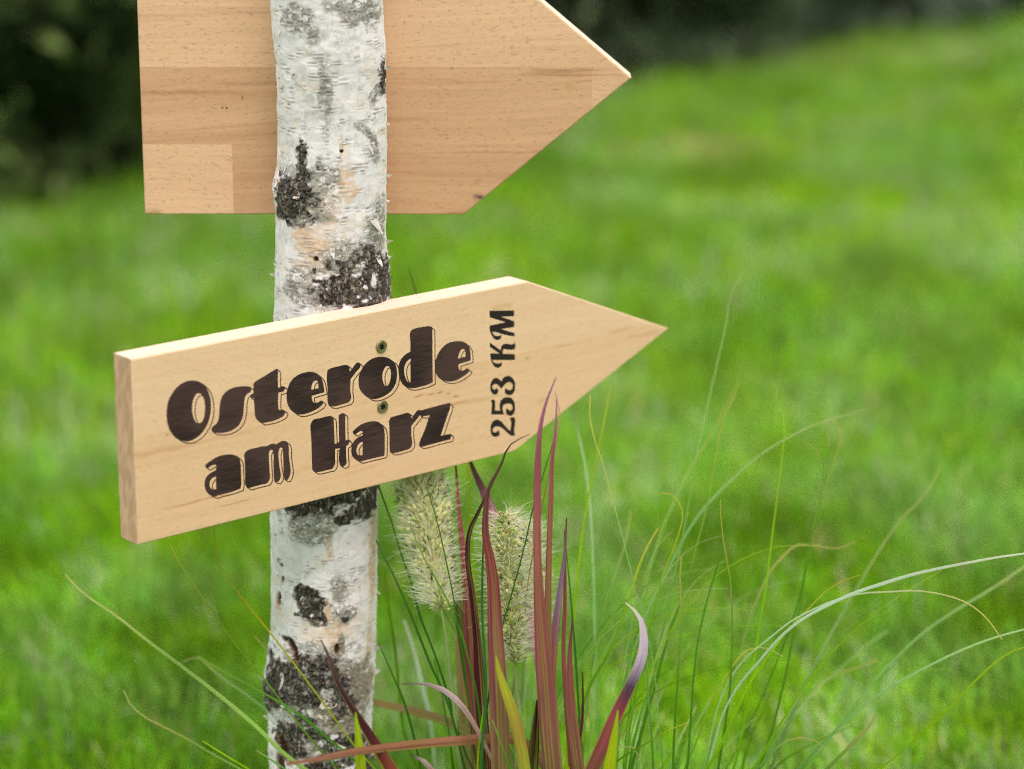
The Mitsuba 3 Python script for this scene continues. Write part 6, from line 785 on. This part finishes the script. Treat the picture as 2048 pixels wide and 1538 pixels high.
("f:bright", [[236.6,2015.7,338.7,0.4],[217.8,2015.9,339.4,0.46],[199.0,2015.9,339.5,0.52],[180.2,2015.7,338.9,0.58],[161.5,2015.1,336.6,0.64],[143.0,2014.2,333.4,0.7],[124.9,2012.9,328.6,0.76],[107.2,2011.1,322.4,0.82],[90.2,2009.0,314.6,0.9],[74.1,2006.4,305.1,0.99],[59.2,2003.3,294.1,1.09],[45.7,1999.8,281.5,1.19],[33.7,1995.9,267.5,1.28],[23.4,1991.7,252.3,1.38],[14.7,1987.3,236.3,1.48],[7.5,1982.6,219.5,1.58],[0.3,1996.3,143.7,1.58],[22.0,2045.4,63.2,1.58],[36.6,2073.0,-18.9,1.58]]),
("f:pale", [[277.8,2326.5,269.3,0.46],[256.6,2308.1,273.3,0.55],[236.4,2289.1,275.6,0.63],[217.0,2269.5,275.3,0.72],[199.0,2249.3,273.1,0.8],[182.7,2228.6,269.0,0.88],[168.0,2207.5,263.3,0.96],[155.2,2186.0,256.4,1.04],[143.9,2164.3,248.8,1.1],[134.2,2142.5,240.5,1.15],[125.9,2120.6,232.0,1.21],[118.8,2098.6,223.3,1.26],[112.7,2076.6,214.5,1.32],[107.4,2054.6,205.9,1.37],[103.0,2032.7,197.3,1.42],[95.2,2016.9,147.1,1.42],[95.1,2059.6,64.6,1.42],[96.5,2088.7,-17.1,1.42]]),
("f:palegreen", [[-29.8,2044.6,377.6,0.41],[-20.9,2041.1,364.9,0.49],[-15.3,2037.1,350.3,0.58],[-11.3,2032.9,335.3,0.66],[-8.2,2028.7,320.2,0.75],[-5.8,2024.5,304.9,0.83],[-3.8,2020.2,289.5,0.95],[-2.1,2015.9,274.1,1.09],[-0.7,2011.7,258.7,1.23],[0.4,2007.4,243.2,1.38],[1.3,2003.1,227.8,1.52],[2.1,1998.8,212.3,1.67],[26.4,2007.2,136.0,1.67],[68.8,2048.0,61.2,1.67],[90.3,2071.6,-17.3,1.67]]),
("f:palegreen", [[80.3,2332.0,377.1,0.46],[64.5,2313.2,369.6,0.52],[53.9,2293.3,357.7,0.58],[46.1,2273.2,344.9,0.64],[39.9,2252.9,331.8,0.7],[35.0,2232.6,318.7,0.76],[30.8,2212.4,305.7,0.82],[27.3,2192.2,292.8,0.87],[24.3,2172.0,280.0,0.96],[21.7,2151.9,267.5,1.07],[19.4,2131.9,255.2,1.18],[17.5,2111.9,243.2,1.29],[15.8,2092.0,231.3,1.39],[14.3,2072.2,219.7,1.5],[13.0,2052.4,208.4,1.6],[11.9,2032.7,197.3,1.7],[24.3,2017.1,142.5,1.7],[52.4,2058.7,62.6,1.7],[67.3,2087.1,-18.0,1.7]]),
("f:palegreen", [[133.4,2079.8,399.5,0.41],[121.7,2076.7,388.2,0.51],[113.7,2072.8,374.2,0.6],[107.8,2068.6,359.2,0.7],[103.1,2064.4,343.8,0.8],[99.3,2060.0,328.1,0.89],[96.2,2055.7,312.4,0.99],[93.6,2051.3,296.6,1.06],[91.4,2046.9,280.7,1.1],[89.5,2042.5,264.7,1.15],[87.9,2038.0,248.8,1.19],[86.5,2033.6,232.8,1.24],[85.3,2029.2,216.8,1.28],[84.3,2024.7,200.8,1.32],[79.9,2029.6,129.5,1.32],[76.4,2060.7,55.5,1.32],[75.0,2078.9,-17.7,1.32]]),
("f:pale", [[187.5,2199.8,322.3,0.44],[168.6,2191.0,325.0,0.54],[150.3,2181.8,325.7,0.64],[133.2,2171.3,322.0,0.74],[117.8,2160.0,315.2,0.84],[104.6,2148.1,306.4,0.94],[93.4,2135.7,296.1,1.04],[83.9,2123.1,284.7,1.14],[75.9,2110.4,272.8,1.21],[69.1,2097.5,260.4,1.28],[63.3,2084.6,247.9,1.35],[58.4,2071.6,235.3,1.42],[54.2,2058.6,222.6,1.49],[50.7,2045.6,209.9,1.56],[47.7,2032.7,197.3,1.63],[46.1,2024.0,135.9,1.63],[56.3,2064.3,58.7,1.63],[62.9,2090.6,-18.1,1.63]]),
("f:bright", [[137.2,2208.4,267.1,0.44],[120.5,2194.6,268.8,0.57],[104.9,2180.1,267.5,0.69],[91.1,2164.8,263.6,0.81],[79.4,2148.9,257.6,0.93],[69.6,2132.6,250.2,1.05],[61.5,2116.2,242.0,1.15],[54.9,2099.5,233.3,1.23],[49.5,2082.8,224.4,1.3],[45.1,2066.1,215.3,1.38],[41.5,2049.4,206.3,1.45],[38.5,2032.7,197.3,1.52],[38.4,2020.2,143.2,1.52],[50.5,2067.0,62.4,1.52],[57.9,2098.1,-18.3,1.52]]),
("f:lightgreen", [[174.7,2043.5,385.9,0.41],[160.8,2041.6,379.0,0.52],[149.0,2038.8,369.2,0.63],[139.3,2035.6,357.4,0.74],[131.4,2032.0,344.5,0.85],[124.8,2028.2,330.9,0.96],[119.3,2024.3,316.8,1.07],[114.7,2020.3,302.4,1.15],[110.8,2016.3,287.9,1.2],[107.5,2012.2,273.2,1.25],[104.8,2008.1,258.4,1.3],[102.4,2004.0,243.5,1.35],[100.4,1999.9,228.6,1.4],[98.7,1995.7,213.7,1.45],[95.8,2003.7,138.4,1.45],[99.6,2041.9,60.7,1.45],[102.5,2064.0,-16.9,1.45]]),
("f:olive", [[252.8,2002.6,313.6,0.4],[237.0,2002.8,314.3,0.48],[221.3,2002.9,314.5,0.55],[205.6,2002.8,314.1,0.63],[189.9,2002.4,312.6,0.7],[174.4,2001.8,310.4,0.78],[159.0,2000.8,307.0,0.85],[144.0,1999.6,302.6,0.93],[129.4,1998.0,296.9,1.0],[115.4,1996.1,289.9,1.09],[102.3,1993.8,281.6,1.17],[90.2,1991.1,271.8,1.25],[79.4,1988.0,260.8,1.34],[69.9,1984.7,248.7,1.42],[61.9,1981.0,235.7,1.5],[55.3,1977.2,221.9,1.58],[43.4,1991.7,146.3,1.58],[59.6,2042.0,65.0,1.58],[71.7,2070.3,-17.8,1.58]]),
("f:lightgreen", [[-216.2,2272.4,324.5,0.45],[-192.7,2259.9,328.6,0.53],[-169.7,2247.3,332.2,0.61],[-147.2,2233.5,331.5,0.69],[-125.9,2219.0,328.5,0.76],[-106.1,2203.8,322.6,0.84],[-88.2,2187.9,314.4,0.91],[-72.3,2171.5,304.4,0.99],[-58.4,2154.6,292.9,1.04],[-46.5,2137.5,280.4,1.07],[-36.2,2120.2,267.1,1.1],[-27.4,2102.8,253.4,1.14],[-20.0,2085.3,239.5,1.17],[-13.8,2067.8,225.4,1.2],[-8.4,2050.2,211.4,1.23],[-4.0,2032.7,197.3,1.26],[22.5,2025.2,138.1,1.26],[56.7,2077.3,61.9,1.26],[72.8,2110.7,-17.8,1.26]]),
("f:palegreen", [[58.1,2312.3,279.1,0.46],[44.5,2287.7,274.5,0.54],[34.7,2262.3,267.3,0.62],[27.4,2236.7,259.2,0.7],[21.8,2211.1,250.8,0.78],[17.3,2185.4,242.5,0.86],[13.7,2159.8,234.3,0.93],[10.7,2134.2,226.4,1.0],[8.3,2108.7,218.7,1.07],[6.4,2083.3,211.3,1.14],[4.8,2057.9,204.1,1.21],[3.5,2032.7,197.3,1.27],[20.5,2014.6,150.6,1.27],[57.5,2061.6,67.5,1.27],[77.1,2093.7,-17.7,1.27]]),
("f:bright", [[375.5,2131.3,255.8,0.43],[355.6,2126.4,258.0,0.5],[335.9,2121.5,260.0,0.56],[316.2,2116.5,261.8,0.63],[296.7,2111.1,262.3,0.7],[277.3,2105.6,262.2,0.76],[258.1,2099.8,261.3,0.83],[239.2,2093.9,259.5,0.89],[220.7,2087.5,256.5,0.98],[202.6,2080.9,252.5,1.09],[185.2,2073.9,247.1,1.2],[168.7,2066.5,240.2,1.3],[153.3,2058.7,231.8,1.41],[139.4,2050.5,221.8,1.51],[127.4,2041.7,210.2,1.62],[117.3,2032.7,197.3,1.72],[88.7,2027.1,136.0,1.72],[77.0,2055.4,58.9,1.72],[75.0,2073.8,-17.8,1.72]]),
("f:bright", [[149.3,2060.7,377.9,0.41],[133.2,2060.1,375.7,0.47],[118.3,2058.7,370.4,0.54],[104.9,2056.3,361.8,0.6],[93.4,2053.2,350.9,0.66],[83.7,2049.8,338.4,0.73],[75.6,2046.1,325.1,0.79],[68.7,2042.2,311.1,0.85],[62.9,2038.2,296.6,0.96],[58.0,2034.1,281.9,1.07],[53.7,2030.0,266.9,1.18],[50.2,2025.8,251.8,1.29],[47.1,2021.6,236.6,1.4],[44.4,2017.3,221.4,1.51],[42.2,2013.1,206.0,1.62],[46.6,2020.2,132.9,1.62],[66.7,2056.3,57.8,1.62],[78.4,2077.2,-17.6,1.62]]),
("f:palegreen", [[169.0,2033.7,409.5,0.4],[153.2,2032.5,405.2,0.49],[139.6,2030.1,396.5,0.59],[128.4,2027.0,385.1,0.68],[119.4,2023.3,372.0,0.77],[111.9,2019.4,358.0,0.86],[105.8,2015.4,343.4,0.95],[100.6,2011.3,328.4,1.04],[96.1,2007.1,313.3,1.08],[92.4,2002.8,298.0,1.11],[89.2,1998.5,282.5,1.15],[86.4,1994.2,267.0,1.19],[84.1,1989.9,251.4,1.22],[82.0,1985.6,235.8,1.26],[80.3,1981.2,220.1,1.3],[76.6,1994.2,142.0,1.3],[79.5,2043.4,62.9,1.3],[81.9,2071.3,-17.5,1.3]]),
("f:yellowgreen", [[192.1,2047.6,341.1,0.41],[176.1,2048.0,342.5,0.51],[160.1,2048.0,342.6,0.6],[144.1,2047.5,340.8,0.7],[128.5,2046.6,337.4,0.8],[113.4,2045.0,331.6,0.9],[99.4,2042.9,324.2,1.0],[86.5,2040.3,315.0,1.09],[74.9,2037.3,304.2,1.16],[64.7,2034.0,292.2,1.19],[55.8,2030.4,279.3,1.22],[48.2,2026.7,265.7,1.26],[41.7,2022.7,251.5,1.29],[36.1,2018.7,237.0,1.32],[31.4,2014.6,222.2,1.36],[27.5,2010.4,207.2,1.39],[30.1,2023.4,133.8,1.39],[56.9,2071.4,59.2,1.39],[72.9,2098.4,-17.8,1.39]]),
("f:green", [[218.3,2028.3,325.0,0.41],[202.5,2028.1,324.2,0.47],[186.9,2027.7,322.6,0.54],[171.5,2026.7,319.2,0.61],[156.5,2025.5,314.6,0.67],[142.2,2023.7,308.3,0.74],[128.7,2021.5,300.3,0.81],[116.4,2018.9,290.9,0.88],[105.3,2015.9,280.1,0.95],[95.7,2012.6,268.2,1.03],[87.4,2009.0,255.2,1.1],[80.4,2005.2,241.6,1.17],[74.7,2001.3,227.5,1.25],[70.0,1997.3,213.0,1.32],[62.2,2010.8,138.6,1.32],[73.5,2059.6,61.3,1.32],[81.9,2087.1,-17.5,1.32]]),
("f:palegreen", [[87.3,2027.9,385.9,0.4],[96.8,2024.5,373.4,0.5],[102.8,2020.4,358.9,0.59],[107.2,2016.3,343.9,0.69],[110.5,2012.0,328.6,0.78],[113.2,2007.7,313.2,0.87],[115.3,2003.5,297.7,0.96],[117.1,1999.1,282.2,1.03],[118.6,1994.8,266.6,1.11],[119.8,1990.5,251.0,1.18],[120.8,1986.2,235.5,1.26],[121.6,1981.9,219.9,1.33],[116.4,1995.3,141.6,1.33],[101.5,2045.8,63.2,1.33],[93.3,2074.4,-17.2,1.33]]),
("f:green", [[251.9,2103.2,377.2,0.42],[229.1,2102.0,377.8,0.5],[206.4,2100.8,378.2,0.59],[183.8,2098.7,375.7,0.67],[161.8,2096.0,370.8,0.75],[140.6,2092.5,363.3,0.84],[120.6,2088.5,353.7,0.92],[102.0,2083.7,341.6,1.01],[85.1,2078.4,327.5,1.07],[70.1,2072.7,311.8,1.12],[56.9,2066.6,294.6,1.17],[45.5,2060.1,276.4,1.23],[35.8,2053.5,257.3,1.28],[27.5,2046.6,237.7,1.33],[20.5,2039.7,217.7,1.38],[14.6,2032.7,197.3,1.43],[19.0,2034.1,128.4,1.43],[49.1,2062.4,55.3,1.43],[66.7,2079.6,-18.0,1.43]]),
("f:yellowgreen", [[248.4,2026.8,404.0,0.4],[230.0,2026.7,403.7,0.46],[212.0,2026.4,402.5,0.52],[194.4,2024.9,397.2,0.58],[178.0,2022.8,389.5,0.64],[163.0,2020.0,379.4,0.7],[149.8,2016.6,367.2,0.76],[138.2,2012.8,353.6,0.82],[128.2,2008.7,338.8,0.88],[119.6,2004.4,323.2,0.94],[112.2,1999.9,307.2,1.0],[105.8,1995.3,290.6,1.07],[100.4,1990.7,273.8,1.13],[95.7,1986.0,256.8,1.19],[91.7,1981.2,239.6,1.25],[88.3,1976.4,222.3,1.31],[85.1,1988.5,144.2,1.31],[96.1,2035.9,64.2,1.31],[103.4,2062.8,-16.9,1.31]])]



def spline(P, n):
    P = np.asarray(P, float)
    s = np.r_[0, np.cumsum(np.linalg.norm(np.diff(P[:, :3], axis=0), axis=1))]
    t = np.linspace(0, s[-1], n)
    i = np.clip(np.searchsorted(s, t, side='right') - 1, 0, len(P) - 2)
    m = np.gradient(P, s, axis=0)
    h = (s[i + 1] - s[i])[:, None]
    x = ((t - s[i]) / h[:, 0])[:, None]
    return (2 * x ** 3 - 3 * x ** 2 + 1) * P[i] + (x ** 3 - 2 * x ** 2 + x) * h * m[i] + (-2 * x ** 3 + 3 * x ** 2) * P[i + 1] + (x ** 3 - x ** 2) * h * m[i + 1]


def leaf_blade(data, pal, broad, seed):
    """a grass leaf: keeled ribbon, tip first, with fibres of slightly different colour"""
    r = np.random.default_rng(seed)
    P = np.array(data) / 1000.0
    n = len(P) * 4
    Q = spline(P, n)
    p, w = Q[:, :3], np.maximum(Q[:, 3], 0.0002)
    t = np.gradient(p, axis=0)
    t /= np.linalg.norm(t, axis=1, keepdims=True)
    # the leaf's broad side turns slowly; mostly towards the open lawn in front of the post
    yaw = r.uniform(-0.35, 0.35) + np.linspace(0, r.uniform(-0.5, 0.5), n)
    face = np.stack([np.sin(yaw), -np.cos(yaw), 0 * yaw + 0.25], -1)
    side = np.cross(t, face)
    side /= np.linalg.norm(side, axis=1, keepdims=True)
    nrm = np.cross(side, t)
    m = 17 if broad else 3
    w = w * (1.2 if broad else 0.88)
    q = np.linspace(-0.5, 0.5, m)
    fold = (0.22 if broad else 0.30) * (0.5 - np.abs(q))
    v = p[:, None] + side[:, None] * (q[None, :, None] * w[:, None, None]) + nrm[:, None] * (fold[None, :, None] * w[:, None, None])
    cols = np.array([srgb(*c) for c in PAL[pal]])
    # colour from the tip down to where the sheath begins
    arc = np.r_[0, np.cumsum(np.linalg.norm(np.diff(P[:, :3], axis=0), axis=1))]
    s = np.clip(np.linspace(0, arc[-1], n) / arc[-4], 0, 1) * (len(cols) - 1)
    i = np.clip(s.astype(int), 0, len(cols) - 2)
    c = cols[i] * (1 - (s - i))[:, None] + cols[i + 1] * (s - i)[:, None]
    vv = np.repeat(c[:, None], m, 1)
    if broad:
        fib = meshkit.fbm(np.stack(np.broadcast_arrays(q[None] * 13 + seed, np.linspace(0, 4, n)[:, None], 0.5), -1), 2, 3)
        blot = meshkit.fbm(np.stack(np.broadcast_arrays(q[None] * 2 + seed, np.linspace(0, 14, n)[:, None], 1.5), -1), 3, 5)
        vv = vv * (0.30 + 1.35 * fib)[..., None]
        grey = vv.mean(-1, keepdims=True)
        vv = (vv * 0.86 + grey * 0.14) * 1.38 if 'lime' not in pal else vv * 1.25
        dryspot = np.clip((blot - 0.60) / 0.08, 0, 1) * 0.5
        dryspot = dryspot * ('lime' not in pal)
        vv = vv * (1 - dryspot[..., None]) + srgb(120, 85, 55) * dryspot[..., None]
        g = np.clip((fib - 0.55) / 0.08, 0, 1) * np.clip(s / (len(cols) - 1), 0, 1)[:, None] ** 0.6 * 0.9
        vv = vv * (1 - g[..., None]) + srgb(150, 150, 60) * g[..., None]
        vv = vv * (0.7 + 0.6 * blot)[..., None]
        rim = np.abs(q) > 0.45
        vv[:, rim] = vv[:, rim] * 0.85 + srgb(170, 120, 110) * 0.15
    else:
        vv = vv * (1.0 + 0.4 * meshkit.fbm(np.stack([np.linspace(0, 8, n), np.full(n, seed), np.zeros(n)], -1), 2, 3))[:, None, None]
    i, j = np.meshgrid(np.arange(n - 1), np.arange(m - 1), indexing='ij')
    k = np.stack([i * m + j, i * m + j + 1, (i + 1) * m + j + 1, (i + 1) * m + j], -1).reshape(-1, 4)
    return v.reshape(-1, 3), np.vstack([k[:, [0, 1, 2]], k[:, [0, 2, 3]]]), np.clip(vv.reshape(-1, 3), 0.003, 0.85)


for i, (kind, data) in enumerate(BLADES):
    plant, pal = kind.split(':')
    v, f, c = leaf_blade(data, pal, plant == 'b', i + 1)
    key = part('blood_grass__leaf' if plant == 'b' else 'fountain_grass__blade')
    scene[key] = mikit.ply((v, f), 'leaf_skin', smooth=True, color=c)
tag('blood_grass', 'clump of red and plum coloured upright grass leaves right of the birch trunk', 'ornamental grass')
tag('fountain_grass', 'thin arching green grass blades with furry cream flower spikes beside the red grass', 'ornamental grass')

# flower spikes
SPIKES = [[[[-79.5,2066.7,469.6],[-76.1,2053.5,457.2],[-73.1,2040.4,444.9],[-70.2,2027.3,432.7],[-67.5,2014.2,420.6],[-64.6,2001.2,408.7],[-61.3,1988.2,397.0],[-58.0,1975.2,385.4],[-55.2,1962.3,373.8]],[[-55.2,1962.3,373.8],[-51.0,1954.4,345.4],[-47.5,1946.5,316.8],[-44.4,1938.6,288.2],[-41.5,1930.6,259.6],[-9.9,2010.4,155.7],[21.8,2130.0,0.0]]],[[[-5.8,1972.4,447.5],[-5.3,1968.5,433.6],[-4.6,1964.7,419.8],[-3.7,1960.8,405.9],[-2.7,1957.0,392.1],[-1.6,1953.2,378.2],[-0.4,1949.3,364.4],[0.9,1945.5,350.6],[2.3,1941.7,336.8]],[[2.3,1941.7,336.8],[3.5,1935.9,316.2],[3.5,1930.2,295.5],[3.3,1924.5,274.9],[2.7,1918.8,254.2],[23.3,2003.3,152.5],[43.9,2130.0,0.0]]],[[[10.1,2051.2,413.8],[11.2,2047.7,401.2],[12.1,2044.2,388.7],[13.2,2040.8,376.1],[13.8,2037.3,363.5],[13.7,2033.8,350.9],[13.4,2030.3,338.4],[12.4,2026.8,325.8],[10.5,2023.4,313.3]],[[10.5,2023.4,313.3],[8.8,2016.9,289.9],[7.6,2010.4,266.5],[6.9,2003.9,243.0],[6.5,1997.4,219.6],[26.1,2050.4,131.7],[45.7,2130.0,0.0]]]]



def spike(axis, stem, half, seed, dens=1.0, taper=0.3):
    r = np.random.default_rng(seed)
    key = part('fountain_grass__flower_spike')
    A = spline(np.array(axis) / 1000, 60)
    B = spline(np.array(stem) / 1000, 24)
    ax = np.vstack([A[::4], B[1:]])
    v, f = tube(ax, np.r_[np.linspace(0.0006, 0.0010, len(A[::4])), np.full(len(B) - 1, 0.0014)], 6)
    scene[key + '__stem'] = mikit.ply((v, f), 'leaf_skin', smooth=True, color=np.tile(srgb(150, 175, 110), (len(v), 1)))
    L = len(A)
    t_ax = np.gradient(A, axis=0)
    t_ax /= np.linalg.norm(t_ax, axis=1, keepdims=True)

    def frame(n, lo=0.0, hi=1.0):
        s = r.uniform(lo, hi, n)
        i = (s * (L - 1)).astype(int)
        up = -t_ax[i]
        a = r.uniform(0, 2 * np.pi, n)
        e1 = np.cross(up, [0, 1.0, 0]); e1 /= np.linalg.norm(e1, axis=1, keepdims=True)
        e2 = np.cross(up, e1)
        out = np.cos(a)[:, None] * e1 + np.sin(a)[:, None] * e2
        prof = np.clip(np.minimum(s / 0.16, (1.04 - s) / taper), 0.12, 1) ** 0.7
        return A[i] + up * r.normal(0, 0.001, n)[:, None], up, out, prof, s

    # the packed heart of the spike
    pr = np.clip(np.minimum(np.linspace(0, 1, 30) / 0.16, (1.04 - np.linspace(0, 1, 30)) / taper), 0.12, 1) ** 0.7
    v, f = tube(A[::2], half * 0.55 * pr * (0.9 + 0.2 * r.random(30)), 10)
    scene[key + '__heart'] = mikit.ply((v, f), 'husk_skin', smooth=True, color=np.clip(np.tile(srgb(215, 218, 150), (len(v), 1)) * r.uniform(0.75, 1.1, len(v))[:, None], 0, 0.9))
    # spikelets: little pointed husks
    n = int(900 * dens)
    p, up, out, prof, s = frame(n, 0.01, 1)
    rad = half * prof * r.uniform(0.15, 0.95, n)
    o = p + out * rad[:, None]
    d = up * 0.35 + out * 0.9 + r.normal(0, 0.22, (n, 3)); d /= np.linalg.norm(d, axis=1, keepdims=True)
    sd = np.cross(d, r.normal(size=(n, 3))); sd /= np.linalg.norm(sd, axis=1, keepdims=True)
    nn = np.cross(d, sd)
    ln, wd = r.uniform(0.0045, 0.0075, n)[:, None], r.uniform(0.0010, 0.0017, n)[:, None]
    v = np.stack([o, o + d * ln * 0.45 + sd * wd, o + d * ln * 0.45 + nn * wd, o + d * ln * 0.45 - sd * wd, o + d * ln * 0.45 - nn * wd, o + d * ln], 1).reshape(-1, 3)
    tri = np.array([[0, 2, 1], [0, 3, 2], [0, 4, 3], [0, 1, 4], [5, 1, 2], [5, 2, 3], [5, 3, 4], [5, 4, 1]])
    f = (tri[None] + 6 * np.arange(n)[:, None, None]).reshape(-1, 3)
    c = np.where(r.random(n)[:, None] < 0.65, srgb(238, 238, 190), srgb(205, 222, 140)) * r.uniform(0.8, 1.15, n)[:, None]
    c[r.random(n) < 0.02] = srgb(215, 170, 120)
    scene[key + '__husks'] = mikit.ply((v, f), 'husk_skin', smooth=False, color=np.clip(np.repeat(c, 6, 0), 0, 0.92))
    labels[key + '__husks'] = {'kind': 'stuff'}
    # bristles
    n = int(1500 * dens)
    p, up, out, prof, s = frame(n)
    ln = r.uniform(0.013, 0.024, n) * (0.8 + 0.4 * r.random(n))
    base = p + out * (half * 0.45 * prof)[:, None]
    d = up * r.uniform(0.1, 0.75, n)[:, None] + out + r.normal(0, 0.2, (n, 3)); d /= np.linalg.norm(d, axis=1, keepdims=True)
    bend = r.normal(0, 0.18, (n, 3)) + np.array([0, 0, -0.10])
    sd = np.cross(d, r.normal(size=(n, 3))); sd /= np.linalg.norm(sd, axis=1, keepdims=True)
    rows = []
    for k, t in enumerate((0, 0.35, 0.7, 1.0)):
        q = base + (d * t + bend * t * t) * ln[:, None]
        w = 0.00026 * (1 - 0.6 * t)
        rows += [q - sd * w, q + sd * w]
    v = np.stack(rows, 1).reshape(-1, 3)
    tri = np.array([[0, 1, 3], [0, 3, 2], [2, 3, 5], [2, 5, 4], [4, 5, 7], [4, 7, 6]])
    f = (tri[None] + 8 * np.arange(n)[:, None, None]).reshape(-1, 3)
    c = srgb(245, 248, 225) * r.uniform(0.85, 1.05, n)[:, None]
    scene[key + '__bristles'] = mikit.ply((v, f), 'husk_skin', smooth=False, color=np.clip(np.repeat(c, 8, 0), 0, 0.95))
    labels[key + '__bristles'] = {'kind': 'stuff'}
    # dark withered anthers
    n = int(210 * dens)
    p, up, out, prof, s = frame(n, 0.03, 0.97)
    o = p + out * (half * prof * r.uniform(0.75, 1.2, n))[:, None]
    d = r.normal(size=(n, 3)) + up * 0.5; d /= np.linalg.norm(d, axis=1, keepdims=True)
    vs, fs = [], []
    for k in range(n):
        pts = o[k] + d[k] * np.linspace(0, r.uniform(0.003, 0.006), 3)[:, None] + r.normal(0, 0.0003, (3, 3))
        a, b = tube(pts, np.array([0.00032, 0.0004, 0.00024]), 4)
        fs.append(b + len(a) * k); vs.append(a)
    v = np.vstack(vs)
    scene[key + '__anthers'] = mikit.ply((v, np.vstack(fs)), 'matt_skin', color=np.tile(srgb(52, 44, 30), (len(v), 1)))
    labels[key + '__anthers'] = {'kind': 'stuff'}


for i, (a, b) in enumerate(SPIKES):
    spike(a, b, (0.0200, 0.0120, 0.0105)[i], 70 + i, (1.7, 1.1, 0.8)[i], (0.62, 0.40, 0.35)[i])
